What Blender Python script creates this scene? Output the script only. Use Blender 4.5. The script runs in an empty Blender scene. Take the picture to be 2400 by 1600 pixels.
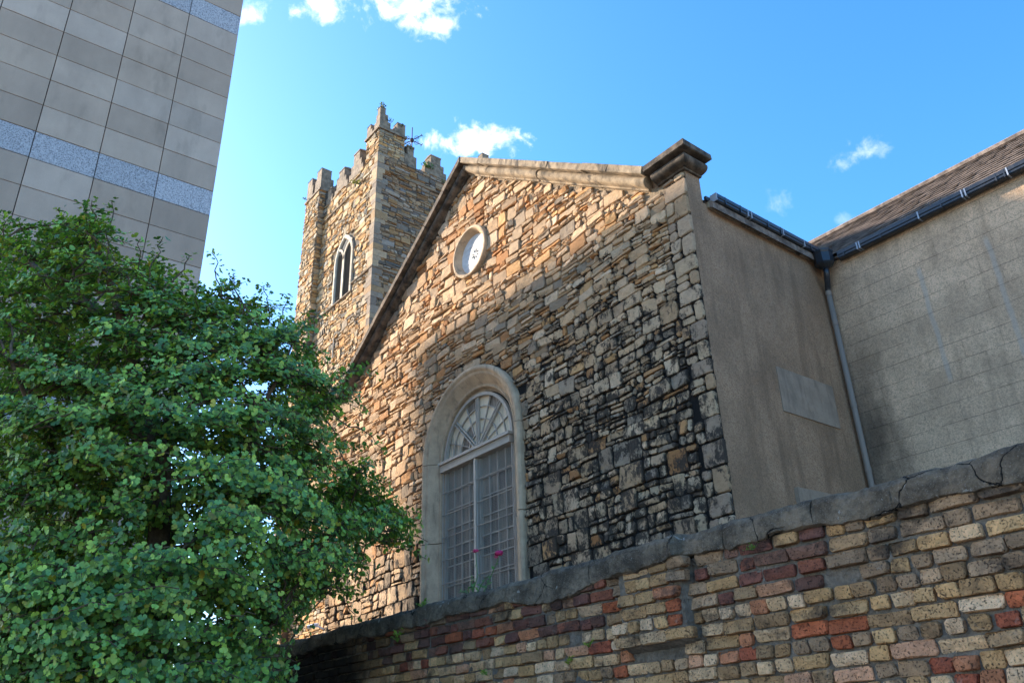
import bpy, bmesh, math, random
import numpy as np
from mathutils import Vector, Matrix

# ------------------------------------------------------------------ camera, sky, sun, exposure
sc = bpy.context.scene
COL = sc.collection
R_ = np.array([0.6136272, 0.78905529, -0.02921315])
U_ = np.array([0.36568861, -0.25120644, 0.89619594])
F_ = np.array([-0.69980962, 0.56061312, 0.44269563])
C_ = np.array([0.0, 0.0, 1.6])
cam = bpy.data.cameras.new('camera')
cam.sensor_width = 36.0
cam.lens = 1968.95 / 2400 * 36
cam.clip_start = 0.05
cam.clip_end = 5000
co = bpy.data.objects.new('camera', cam)
COL.objects.link(co)
m = Matrix.Identity(4)
for i in range(3):
    m[i][0], m[i][1], m[i][2], m[i][3] = R_[i], U_[i], -F_[i], C_[i]
co.matrix_world = m
sc.camera = co
sc.view_settings.view_transform = 'Standard'
sc.view_settings.look = 'None'
sc.view_settings.gamma = 1
sc.view_settings.use_curve_mapping = False
sc.view_settings.exposure = 2.25
sc.cycles.use_denoising = True
sc.cycles.max_bounces = 5
sc.cycles.diffuse_bounces = 3

SUN_ELEV = math.radians(25)
SUN_K = 2.2                                   # light travels 2.2 m along +X for 1 m along +Y
hx, hy = SUN_K / math.hypot(SUN_K, 1), 1 / math.hypot(SUN_K, 1)
ldir = Vector((hx * math.cos(SUN_ELEV), hy * math.cos(SUN_ELEV), -math.sin(SUN_ELEV)))
sl = bpy.data.lights.new('sun', 'SUN')
sl.energy = 2.9
sl.angle = math.radians(2.0)
sl.color = (1.0, 0.89, 0.75)
so = bpy.data.objects.new('sun', sl)
COL.objects.link(so)
so.location = (-60, -30, 60)
so.rotation_euler = ldir.to_track_quat('-Z', 'Y').to_euler()


class NT:
    """small helper round a node tree"""
    def __init__(s, tree):
        s.t = tree
        tree.nodes.clear()

    def n(s, typ, _p=None, **inp):
        nd = s.t.nodes.new(typ)
        for k, v in (_p or {}).items():
            setattr(nd, k, v)
        for k, v in inp.items():
            key = int(k[1:]) if k[0] == 'i' and k[1:].isdigit() else k.replace('_', ' ')
            sock = nd.inputs[key]
            if isinstance(v, bpy.types.NodeSocket):
                s.t.links.new(v, sock)
            else:
                if sock.type == 'RGBA' and len(v) == 3:
                    v = (*v, 1)
                sock.default_value = v
        return nd

    def math(s, op, a, b=0.0, c=0.0, clamp=False):
        return s.n('ShaderNodeMath', {'operation': op, 'use_clamp': clamp}, i0=a, i1=b, i2=c).outputs[0]

    def mix(s, f, a, b, blend='MIX'):
        nd = s.n('ShaderNodeMix', {'data_type': 'RGBA', 'blend_type': blend}, i0=f, i6=a, i7=b)
        return nd.outputs[2]

    def sstep(s, v, lo, hi, a=0.0, b=1.0):
        nd = s.n('ShaderNodeMapRange', {'interpolation_type': 'SMOOTHSTEP'}, i0=v, i1=lo, i2=hi, i3=a, i4=b)
        return nd.outputs[0]

    def noise(s, vec, scale, detail=4.0, rough=0.55, dist=0.0):
        return s.n('ShaderNodeTexNoise', None, Vector=vec, Scale=scale, Detail=detail, Roughness=rough, Distortion=dist).outputs[0]

    def scaled(s, vec, xyz):
        return s.n('ShaderNodeVectorMath', {'operation': 'MULTIPLY'}, i0=vec, i1=xyz).outputs[0]

    def pos(s):
        return s.n('ShaderNodeNewGeometry').outputs['Position']

    def bump(s, h, strength=0.5, dist=0.02):
        return s.n('ShaderNodeBump', None, Height=h, Strength=strength, Distance=dist).outputs[0]

    def out(s, col, rough=0.9, normal=None, **kw):
        b = s.n('ShaderNodeBsdfPrincipled', None, Base_Color=col, Roughness=rough)
        for k, v in kw.items():
            key = k.replace('_', ' ')
            if isinstance(v, bpy.types.NodeSocket):
                s.t.links.new(v, b.inputs[key])
            else:
                b.inputs[key].default_value = v
        if normal is not None:
            s.t.links.new(normal, b.inputs['Normal'])
        o = s.n('ShaderNodeOutputMaterial')
        s.t.links.new(b.outputs[0], o.inputs[0])
        return b


# sky with a few clouds, each at its own direction
w = bpy.data.worlds.new('World')
sc.world = w
w.use_nodes = True
nt = NT(w.node_tree)
sky = nt.n('ShaderNodeTexSky', {'sky_type': 'NISHITA', 'sun_disc': False, 'sun_elevation': SUN_ELEV,
                                'sun_rotation': math.atan2(-hx, -hy), 'altitude': 0, 'air_density': 1.0,
                                'dust_density': 1.1, 'ozone_density': 3.0})
tc = nt.n('ShaderNodeTexCoord').outputs['Generated']
SKY_SAT, SKY_VAL, CLOUD_V = 1.27, 0.78, 3.4
skyc = nt.n('ShaderNodeHueSaturation', None, Hue=0.5, Saturation=SKY_SAT, Value=SKY_VAL, Color=sky.outputs[0]).outputs[0]
CLOUDS = [  # direction, half width, half height (radians), density
    ((-.5804, .3362, .7417), .066, .030, 1.0), ((-.5755, .3666, .7310), .040, .020, .8),
    ((-.6261, .2596, .7353), .038, .022, .95), ((-.668, .1924, .7189), .022, .018, .7),
    ((-.6200, .4550, .6390), .052, .022, 1.0), ((-.6440, .4230, .6370), .032, .012, .85), ((-.6030, .4740, .6420), .034, .018, .85),
    ((-.3312, .7509, .5714), .030, .016, .34), ((-.4159, .7251, .5488), .017, .018, .14), ((-.3713, .7715, .5166), .012, .011, .16),
    ((-.45, .20, .87), .12, .05, 1.0), ((.3, .8, .52), .12, .05, .9), ((.75, .1, .65), .15, .06, 1.0),
    ((-.2, -.85, .49), .16, .06, 1.0), ((-.85, -.35, .39), .12, .05, .9), ((.6, -.6, .53), .14, .06, .9)]
fbm = nt.noise(tc, 26.0, 9.0, 0.62, 0.5)
fb2 = nt.noise(tc, 75.0, 6.0, 0.6, 0.3)
fbm = nt.math('ADD', nt.math('MULTIPLY', fbm, 0.72), nt.math('MULTIPLY', fb2, 0.28))
mask = None
for c, sx, sy, dn in CLOUDS:
    c = Vector(c).normalized()
    a = c.cross(Vector((0, 0, 1))).normalized()
    b = a.cross(c).normalized()
    dx = nt.n('ShaderNodeVectorMath', {'operation': 'DOT_PRODUCT'}, i0=tc, i1=tuple(a / sx)).outputs['Value']
    dy = nt.n('ShaderNodeVectorMath', {'operation': 'DOT_PRODUCT'}, i0=tc, i1=tuple(b / sy)).outputs['Value']
    d2 = nt.math('ADD', nt.math('MULTIPLY', dx, dx), nt.math('MULTIPLY', dy, dy))
    body = nt.math('SUBTRACT', 1.0, nt.math('POWER', d2, 0.6))
    v = nt.math('ADD', nt.math('MULTIPLY', body, 0.8), nt.math('MULTIPLY', nt.math('SUBTRACT', fbm, 0.5), 4.4))
    v = nt.math('MULTIPLY', nt.sstep(v, 0.0, 1.25), dn)
    mask = v if mask is None else nt.math('MAXIMUM', mask, v)
skyc = nt.mix(1.0, skyc, (.82, .93, 1.0), 'MULTIPLY')
colr = nt.mix(mask, skyc, (CLOUD_V, CLOUD_V, CLOUD_V * 1.02))
bg = nt.n('ShaderNodeBackground', None, Color=colr, Strength=0.14)
wo = nt.n('ShaderNodeOutputWorld')
nt.t.links.new(bg.outputs[0], wo.inputs[0])


# ------------------------------------------------------------------ helpers
def new_mesh_obj(name, verts, faces, mat, parent=None, cols=None, smooth=False, matrix=None, uniform=None):
    me = bpy.data.meshes.new(name)
    me.from_pydata([tuple(v) for v in verts], [], faces)
    if uniform is not None:
        cols = [uniform] * len(verts)
    if cols is not None:
        at = me.attributes.new('col', 'FLOAT_COLOR', 'POINT')
        at.data.foreach_set('color', np.array([(c[0], c[1], c[2], c[3] if len(c) > 3 else 1.0) for c in cols], dtype=np.float32).ravel())
    if smooth:
        me.polygons.foreach_set('use_smooth', [True] * len(me.polygons))
    if mat:
        me.materials.append(mat)
    o = bpy.data.objects.new(name, me)
    COL.objects.link(o)
    if parent:
        o.parent = parent
    if matrix is not None:
        o.matrix_basis = matrix
    return o


def link_mesh(name, me, parent=None, matrix=None, color=None):
    o = bpy.data.objects.new(name, me)
    COL.objects.link(o)
    if parent:
        o.parent = parent
    if matrix is not None:
        o.matrix_basis = matrix
    if color is not None:
        o.color = (*color, 1)
    return o


def empty(name, loc=(0, 0, 0), label=None, cat=None, group=None, rz=0.0):
    o = bpy.data.objects.new(name, None)
    COL.objects.link(o)
    o.location = loc
    o.rotation_euler = (0, 0, rz)
    tag(o, label, cat, group)
    return o


def tag(o, label=None, cat=None, group=None, kind=None):
    for k, v in (('label', label), ('category', cat), ('group', group), ('kind', kind)):
        if v:
            o[k] = v
    return o


class MB:
    """collects shapes for one mesh"""
    def __init__(s):
        s.v, s.f, s.c = [], [], []

    def add(s, verts, faces, col=None):
        k = len(s.v)
        s.v += [tuple(p) for p in verts]
        s.f += [tuple(i + k for i in f) for f in faces]
        s.c += list(col) if isinstance(col, list) else [col or (.5, .5, .5)] * len(verts)

    def box(s, a, b, col=None):
        x0, y0, z0 = a
        x1, y1, z1 = b
        s.add([(x0, y0, z0), (x1, y0, z0), (x1, y1, z0), (x0, y1, z0), (x0, y0, z1), (x1, y0, z1), (x1, y1, z1), (x0, y1, z1)],
              [(0, 3, 2, 1), (4, 5, 6, 7), (0, 1, 5, 4), (1, 2, 6, 5), (2, 3, 7, 6), (3, 0, 4, 7)], col)

    def bar(s, p, q, wd, dp, up=(0, 1, 0), col=None):
        """rectangular bar from p to q, wd across, dp along up"""
        p, q, up = Vector(p), Vector(q), Vector(up).normalized()
        d = (q - p).normalized()
        sd = d.cross(up).normalized() * wd / 2
        u = up * dp / 2
        vs = [p - sd - u, p + sd - u, p + sd + u, p - sd + u, q - sd - u, q + sd - u, q + sd + u, q - sd + u]
        s.add(vs, [(0, 3, 2, 1), (4, 5, 6, 7), (0, 1, 5, 4), (1, 2, 6, 5), (2, 3, 7, 6), (3, 0, 4, 7)], col)

    def tube(s, pts, rad, sides=8, col=None):
        pts = [Vector(p) for p in pts]
        n = len(pts)
        rad = rad if isinstance(rad, (list, tuple)) else [rad] * n
        vs, fs = [], []
        ref = Vector((0.31, 0.87, 0.38))
        for i, p in enumerate(pts):
            d = (pts[min(i + 1, n - 1)] - pts[max(i - 1, 0)]).normalized()
            a = d.cross(ref)
            a = a.normalized() if a.length > 1e-4 else Vector((1, 0, 0))
            b = d.cross(a).normalized()
            for k in range(sides):
                t = 2 * math.pi * k / sides
                vs.append(p + (a * math.cos(t) + b * math.sin(t)) * rad[i])
        for i in range(n - 1):
            for k in range(sides):
                k2 = (k + 1) % sides
                fs.append((i * sides + k, i * sides + k2, (i + 1) * sides + k2, (i + 1) * sides + k))
        fs.append(tuple(range(sides - 1, -1, -1)))
        fs.append(tuple((n - 1) * sides + k for k in range(sides)))
        s.add(vs, fs, col)

    def prism(s, poly, O, S, T, N, d0, d1, col=None):
        """polygon (s, t) in the plane O+sS+tT, pulled from depth d0 to d1 along N"""
        O, S, T, N = Vector(O), Vector(S), Vector(T), Vector(N)
        n = len(poly)
        vs = [O + S * a + T * b + N * d0 for a, b in poly] + [O + S * a + T * b + N * d1 for a, b in poly]
        fs = [tuple(range(n - 1, -1, -1)), tuple(range(n, 2 * n))]
        fs += [(i, (i + 1) % n, n + (i + 1) % n, n + i) for i in range(n)]
        s.add(vs, fs, col)

    def sweep(s, path, A, B, prof, col=None, jit=0.0, rng=None, caps=True):
        """profile (a, b) swept along path; A[i], B[i] are the offset axes at path point i"""
        n, k = len(path), len(prof)
        vs, fs = [], []
        for i in range(n):
            for a, b in prof:
                p = Vector(path[i]) + Vector(A[i]) * a + Vector(B[i]) * b
                if jit:
                    p += Vector((rng.uniform(-jit, jit), rng.uniform(-jit, jit), rng.uniform(-jit, jit)))
                vs.append(p)
        for i in range(n - 1):
            for j in range(k):
                j2 = (j + 1) % k
                fs.append((i * k + j, i * k + j2, (i + 1) * k + j2, (i + 1) * k + j))
        if caps:
            fs.append(tuple(range(k - 1, -1, -1)))
            fs.append(tuple((n - 1) * k + j for j in range(k)))
        s.add(vs, fs, col)

    def build(s, name, mat, parent=None, smooth=False, matrix=None):
        return new_mesh_obj(name, s.v, s.f, mat, parent, s.c, smooth, matrix)


def project(p):
    d = np.array(p) - C_
    z = d @ F_
    return 1200 + 1968.95 * (d @ R_) / z, 800 - 1968.95 * (d @ U_) / z, z


def clip_half(poly, a, b, c):
    """keep the part of poly where a*x + b*z <= c"""
    out = []
    n = len(poly)
    for i in range(n):
        p, q = poly[i], poly[(i + 1) % n]
        fp, fq = a * p[0] + b * p[1] - c, a * q[0] + b * q[1] - c
        if fp <= 0:
            out.append(p)
        if (fp < 0 < fq) or (fq < 0 < fp):
            t = fp / (fp - fq)
            out.append((p[0] + (q[0] - p[0]) * t, p[1] + (q[1] - p[1]) * t))
    return out


def area(poly):
    return 0.5 * sum(poly[i][0] * poly[(i + 1) % len(poly)][1] - poly[(i + 1) % len(poly)][0] * poly[i][1] for i in range(len(poly)))


def rough_rect(x0, x1, z0, z1, gap, rng, j=0.012, chop=(.01, .05)):
    """a worn rectangle: chopped corners and wavering edges"""
    x0, x1, z0, z1 = x0 + gap * rng.uniform(.6, 1.4), x1 - gap * rng.uniform(.6, 1.4), z0 + gap * rng.uniform(.6, 1.4), z1 - gap * rng.uniform(.6, 1.4)
    wd, ht = x1 - x0, z1 - z0
    if wd < .03 or ht < .02:
        return None
    j = min(j, .22 * ht)
    J = lambda: rng.uniform(-j, j)
    cc = [(x0 + J() * 2, z0 + J()), (x1 + J() * 2, z0 + J()), (x1 + J() * 2, z1 + J()), (x0 + J() * 2, z1 + J())]
    pts = []
    for i in range(4):
        p, q, r = cc[i], cc[(i + 1) % 4], cc[(i - 1) % 4]
        lq, lr = math.dist(p, q), math.dist(p, r)
        t = min(rng.uniform(*chop), .35 * min(lq, lr))
        pts.append((p[0] + (r[0] - p[0]) * t / lr, p[1] + (r[1] - p[1]) * t / lr))
        pts.append((p[0] + (q[0] - p[0]) * t / lq, p[1] + (q[1] - p[1]) * t / lq))
        if lq > .16:
            f = rng.uniform(.35, .65)
            pts.append((p[0] + (q[0] - p[0]) * f + J() * .7, p[1] + (q[1] - p[1]) * f + J() * .7))
    return pts


def piece(poly, rng, proud, bev, inset, back, rough):
    """one stone or brick: local (s, z, d) vertices and faces, d pointing out of the wall"""
    n = len(poly)
    cx = sum(p[0] for p in poly) / n
    cz = sum(p[1] for p in poly) / n
    vs = [(p[0], p[1], -back) for p in poly]
    vs += [(p[0], p[1], proud - bev * rng.uniform(.6, 1.5)) for p in poly]
    tx, tz = rng.uniform(-rough, rough) * 2, rng.uniform(-rough, rough) * 2
    ext = max(max(abs(p[0] - cx) for p in poly), .02), max(max(abs(p[1] - cz) for p in poly), .02)
    for p in poly:
        dx, dz = p[0] - cx, p[1] - cz
        L = math.hypot(dx, dz) or 1
        k = max(.45, 1 - inset * rng.uniform(.6, 1.5) / L)
        vs.append((cx + dx * k, cz + dz * k, proud + tx * dx / ext[0] + tz * dz / ext[1] + rng.uniform(-rough, rough) * .7))
    vs.append((cx + rng.uniform(-.2, .2) * ext[0], cz + rng.uniform(-.2, .2) * ext[1], proud + rng.uniform(-.3, 1.0) * rough))
    fs = []
    for i in range(n):
        i2 = (i + 1) % n
        fs.append((i, i2, n + i2, n + i))
        fs.append((n + i, n + i2, 2 * n + i2, 2 * n + i))
        fs.append((2 * n + i, 2 * n + i2, 3 * n))
    return vs, fs


def rubble(x0, x1, z0, z1, band, cell, pbig, gap, rng, thin=(2, 3), wav=.03):
    """irregular rubble masonry as a list of polygons"""
    out = []
    z = z0
    ph = rng.uniform(0, 9)
    wave = lambda x, zz: wav * (math.sin(x * .9 + ph + zz * .6) + .6 * math.sin(x * 2.3 + zz * 1.7 + 2 * ph))
    while z < z1:
        H = min(rng.uniform(*band), max(z1 - z, .06))
        x = x0 - rng.uniform(0, .15)
        while x < x1:
            wd = rng.uniform(*cell)
            e = x + wd
            if x1 - e < cell[0] * .6:
                e = x1
            a, b = max(x, x0), min(e, x1)
            if b - a > .05:
                if rng.random() < pbig:
                    rects = [(a, b, z, z + H)]
                else:
                    k = rng.randint(*thin)
                    cuts = sorted([rng.uniform(.22, .78) for _ in range(k - 1)])
                    if k == 3:
                        cuts = [rng.uniform(.2, .42), rng.uniform(.58, .8)]
                    zs = [0] + cuts + [1]
                    rects = []
                    for q in range(k):
                        za, zb = z + H * zs[q], z + H * zs[q + 1]
                        if (b - a) > .26 and rng.random() < .62:
                            mx = a + (b - a) * rng.uniform(.3, .7)
                            rects += [(a, mx, za, zb), (mx, b, za, zb)]
                        else:
                            rects.append((a, b, za, zb))
                for r in rects:
                    p = rough_rect(*r, gap, rng)
                    if p:
                        out.append([(u, v + wave(u, v)) for u, v in p])
            x = e
        z += H
    return out


def push_out(poly, cx, cz, rad):
    res = []
    for x, z in poly:
        d = math.hypot(x - cx, z - cz)
        if d < rad:
            d = max(d, 1e-4)
            x, z = cx + (x - cx) * rad / d, cz + (z - cz) * rad / d
        res.append((x, z))
    return res


def lay_pieces(polys, O, S, N, mat, parent, name, rest_name, colour, rng, n_single, proud=(.015, .05), bev=.012, inset=.016,
               back=.03, rough=.006, seen=lambda px, py: True):
    """the n_single pieces that show largest become objects of their own, the others one part"""
    O, S, N = np.array(O, float), np.array(S, float), np.array(N, float)
    items = []
    for poly in polys:
        a = abs(area(poly))
        if a < .0012:
            continue
        cx = sum(p[0] for p in poly) / len(poly)
        cz = sum(p[1] for p in poly) / len(poly)
        P = O + S * cx + np.array([0, 0, cz])
        px, py, dep = project(P)
        show = a / dep ** 2 if dep > 0 and -5 < px < 2405 and -5 < py < 1605 and seen(px, py) else 0
        items.append((show, poly, P, cx, cz))
    order = sorted(range(len(items)), key=lambda i: -items[i][0])
    single = set(i for i in order[:n_single] if items[i][0] > 0)
    rest = MB()
    for i, (show, poly, P, cx, cz) in enumerate(items):
        vs, fs = piece(poly, rng, rng.uniform(*proud), bev, inset, back, rough)
        col = colour(P, rng)
        nn = len(poly)
        cl = [(*col, 1.0)] * (2 * nn) + [(*col, .25)] * nn + [(*col, 0.0)]
        W = [O + S * v[0] + np.array([0, 0, v[1]]) + N * v[2] for v in vs]
        if i in single:
            new_mesh_obj(name, [q - P for q in W], fs, mat, parent, cols=cl, matrix=Matrix.Translation(Vector(P)))
        else:
            rest.add(W, fs, cl)
    if rest.v:
        o = rest.build(rest_name, mat, parent)
        o['kind'] = 'stuff'


# ------------------------------------------------------------------ materials
def material(name):
    mt = bpy.data.materials.new(name)
    mt.use_nodes = True
    return mt, NT(mt.node_tree)


def crust_region(nt, P):
    """where the gable has gone black: low down and towards the corner by the rendered wall"""
    sp = nt.n('ShaderNodeSeparateXYZ', None, i0=P)
    x, z = sp.outputs[0], sp.outputs[2]
    low = nt.sstep(z, 12.2, 6.4)
    side = nt.sstep(x, -17.5, -10.0, .30, 1.0)
    foot = nt.sstep(z, 7.2, 5.2, 0.0, .45)
    return nt.math('MINIMUM', nt.math('ADD', nt.math('MULTIPLY', low, side), foot), 1.0)


def stone_material(name, crust=1.0):
    mt, nt = material(name)
    P = nt.pos()
    an = nt.n('ShaderNodeAttribute', {'attribute_name': 'col'})
    col, rim = an.outputs['Color'], an.outputs['Alpha']
    n1 = nt.noise(P, 9, 6, .6)
    n2 = nt.noise(nt.scaled(P, (5, 5, 30)), 3, 5, .6, .4)
    n3 = nt.noise(P, 55, 4, .6)
    v = nt.math('ADD', nt.math('ADD', nt.math('MULTIPLY', n1, .55), nt.math('MULTIPLY', n2, .45)), nt.math('MULTIPLY', n3, .3))
    v = nt.math('ADD', nt.math('MULTIPLY', v, 1.3), .14)
    c = nt.mix(1.0, col, nt.n('ShaderNodeCombineColor', None, i0=v, i1=v, i2=v).outputs[0], 'MULTIPLY')
    iron = nt.sstep(nt.noise(P, 3.1, 4, .6, .6), .60, .74, 0, .55)
    c = nt.mix(iron, c, (.42, .24, .10), 'MIX')
    if crust:
        reg = crust_region(nt, P)
        nn = nt.math('ADD', nt.math('MULTIPLY', nt.noise(P, 2.6, 9, .68, .6), .62), nt.math('MULTIPLY', nt.noise(nt.scaled(P, (1, 1, .55)), 15, 6, .65, 1.0), .38))
        t = nt.math('ADD', nn, nt.math('MULTIPLY', nt.math('MULTIPLY', reg, crust), nt.math('ADD', .106, nt.math('MULTIPLY', rim, .08))))
        bl = nt.sstep(t, .575, .665, 0, .96)
        c = nt.mix(bl, c, nt.mix(nt.noise(P, 30, 3), (.018, .014, .011), (.085, .064, .046)))
        h = nt.math('ADD', nt.math('ADD', n1, nt.math('MULTIPLY', n3, .5)), nt.math('MULTIPLY', bl, .25))
    else:
        gr = nt.sstep(nt.noise(P, 1.3, 6, .62, .3), .55, .72, 0, .45)
        c = nt.mix(gr, c, (.07, .062, .052))
        h = nt.math('ADD', n1, nt.math('MULTIPLY', n3, .5))
    h = nt.math('ADD', h, nt.math('MULTIPLY', n2, .6))
    nt.out(c, .92, nt.bump(h, .9, .03), Specular_IOR_Level=.25)
    return mt


def mortar_material(name, base, crust=False, dark=(.022, .018, .015)):
    mt, nt = material(name)
    P = nt.pos()
    n1 = nt.noise(P, 6, 8, .65)
    n2 = nt.noise(P, 38, 5, .65)
    c = nt.mix(nt.sstep(n1, .3, .7), tuple(k * .62 for k in base), tuple(min(1, k * 1.25) for k in base))
    c = nt.mix(nt.sstep(n2, .35, .7, 0, .5), c, tuple(k * .45 for k in base))
    if crust:
        reg = crust_region(nt, P)
        t = nt.math('ADD', nt.noise(P, 2.6, 9, .66, .5), nt.math('MULTIPLY', reg, .30))
        bl = nt.sstep(t, .54, .62)
        c = nt.mix(bl, c, dark)
    h = nt.math('ADD', n1, nt.math('MULTIPLY', n2, .6))
    nt.out(c, .95, nt.bump(h, 1.0, .05), Specular_IOR_Level=.2)
    return mt


def brick_material(name, attr):
    mt, nt = material(name)
    P = nt.pos()
    if attr:
        col = nt.n('ShaderNodeAttribute', {'attribute_name': 'col'}).outputs['Color']
    else:
        col = nt.n('ShaderNodeObjectInfo').outputs['Color']
    n1 = nt.noise(P, 16, 7, .65, .3)
    n2 = nt.noise(P, 90, 5, .7)
    v = nt.math('ADD', nt.math('MULTIPLY', n1, 1.5), nt.math('MULTIPLY', nt.noise(P, 1.1, 4, .6), .7))
    c = nt.mix(1.0, col, nt.n('ShaderNodeCombineColor', None, i0=v, i1=v, i2=v).outputs[0], 'MULTIPLY')
    pit = nt.sstep(nt.noise(P, 100, 4, .65), .55, .66)
    c = nt.mix(nt.math('MULTIPLY', pit, .8), c, (.03, .025, .02))
    lime = nt.sstep(nt.noise(P, 9, 8, .7, .4), .61, .72, 0, .6)
    c = nt.mix(lime, c, (.40, .32, .24))
    soot = nt.sstep(nt.noise(P, 3.2, 8, .68, .2), .50, .66, 0, .8)
    c = nt.mix(soot, c, (.035, .030, .026))
    sp = nt.n('ShaderNodeSeparateXYZ', None, i0=P)
    black = nt.sstep(nt.math('ADD', sp.outputs[0], nt.math('MULTIPLY', nt.noise(P, 1.2, 5, .6), 2.2)), -5.5, -6.7, 0, .95)  # blackens the far end: soot plus painted shade under the tree
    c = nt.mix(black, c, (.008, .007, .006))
    h = nt.math('ADD', nt.math('ADD', n1, nt.math('MULTIPLY', n2, .7)), nt.math('MULTIPLY', pit, -.5))
    nt.out(c, .95, nt.bump(h, 1.0, .022), Specular_IOR_Level=.2)
    return mt


def plain_stone(name, base, var=.35, grime=.5, scale=5.0, spec=.25, bump=.5, streak=True):
    mt, nt = material(name)
    P = nt.pos()
    n1 = nt.noise(P, scale, 7, .62)
    n2 = nt.noise(P, scale * 12, 4, .6)
    c = nt.mix(nt.sstep(n1, .3, .7), tuple(k * (1 - var) for k in base), tuple(min(1, k * (1 + var)) for k in base))
    g = nt.sstep(nt.noise(nt.scaled(P, (3, 3, .7)) if streak else P, 1.6, 7, .66, .3), .50, .68, 0, grime)
    c = nt.mix(g, c, (.035, .030, .026))
    spk = nt.sstep(n2, .58, .72, 0, .45)
    c = nt.mix(spk, c, tuple(k * .35 for k in base))
    h = nt.math('ADD', n1, nt.math('MULTIPLY', n2, .5))
    nt.out(c, .9, nt.bump(h, bump, .02), Specular_IOR_Level=spec)
    return mt


def metal_paint(name, base, rough=.35, metallic=0.0, dust=.25):
    mt, nt = material(name)
    P = nt.pos()
    n = nt.noise(nt.scaled(P, (1, 1, .35)), 9, 6, .6)
    c = nt.mix(nt.sstep(n, .45, .72, 0, dust), base, tuple(k * .5 + .06 for k in base))
    nt.out(c, nt.math('ADD', nt.math('MULTIPLY', n, .3), rough - .1), nt.bump(nt.noise(P, 30, 3), .08, .01), Metallic=metallic)
    return mt


M = {}
M['gable_stone'] = stone_material('gable_stone')
M['tower_stone'] = stone_material('tower_stone', crust=0)
M['quoin_stone'] = stone_material('quoin_stone', crust=.8)
M['gable_mortar'] = mortar_material('gable_mortar', (.36, .26, .165), crust=True)
M['tower_mortar'] = mortar_material('tower_mortar', (.17, .135, .10))
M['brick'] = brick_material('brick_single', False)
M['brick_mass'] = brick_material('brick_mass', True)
M['brick_mortar'] = mortar_material('brick_mortar', (.23, .18, .135))
M['coping_dark'] = plain_stone('soot_and_shade_coping', (.13, .095, .065), .6, .9, 5.0, bump=.7)  # soot, plus the shadow on the far rake put into the base colour
M['patch'] = plain_stone('cement_patch', (.32, .235, .165), .12, .25, 3.0, bump=.3)
M['coping'] = plain_stone('coping_stone', (.31, .225, .14), .45, .95, 4.0, bump=.9)
M['cement_plain'] = plain_stone('cement_coping', (.27, .195, .13), .5, .85, 7.0, bump=1.0, streak=False)
M['limestone'] = plain_stone('limestone', (.50, .355, .225), .18, .45, 3.0, bump=.2)
M['pale_stone'] = plain_stone('pale_dressed_stone', (.55, .45, .33), .2, .4, 4.0, bump=.3)
M['vane'] = metal_paint('rusty_iron', (.06, .03, .025), .6, .3)
M['gutter'] = metal_paint('black_gutter', (.018, .020, .024), .30, 0, .35)
M['clip'] = metal_paint('pale_clip', (.35, .37, .40), .4, .2)
M['pipe'] = metal_paint('grey_pipe', (.26, .205, .16), .75, .1, .3)
M['frame'] = metal_paint('grey_window_paint', (.40, .345, .28), .55, 0, .4)
M['iron_bar'] = metal_paint('old_iron_bar', (.36, .31, .25), .6, .1, .5)
M['slate'] = plain_stone('slate', (.20, .15, .115), .5, .5, 6.0, bump=.5)
M['white_board'] = plain_stone('white_board', (.74, .72, .68), .08, .25, 6.0, bump=.15, streak=False)
M['black'] = metal_paint('dark_opening', (.006, .006, .006), .8, 0, 0)
M['plastic'] = metal_paint('white_plastic', (.7, .72, .75), .4, 0, .1)
M['louvre'] = metal_paint('grey_louvre', (.10, .10, .10), .7, 0, .4)
M['bark'] = plain_stone('bark', (.13, .085, .055), .4, .4, 12.0, bump=.6)


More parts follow.
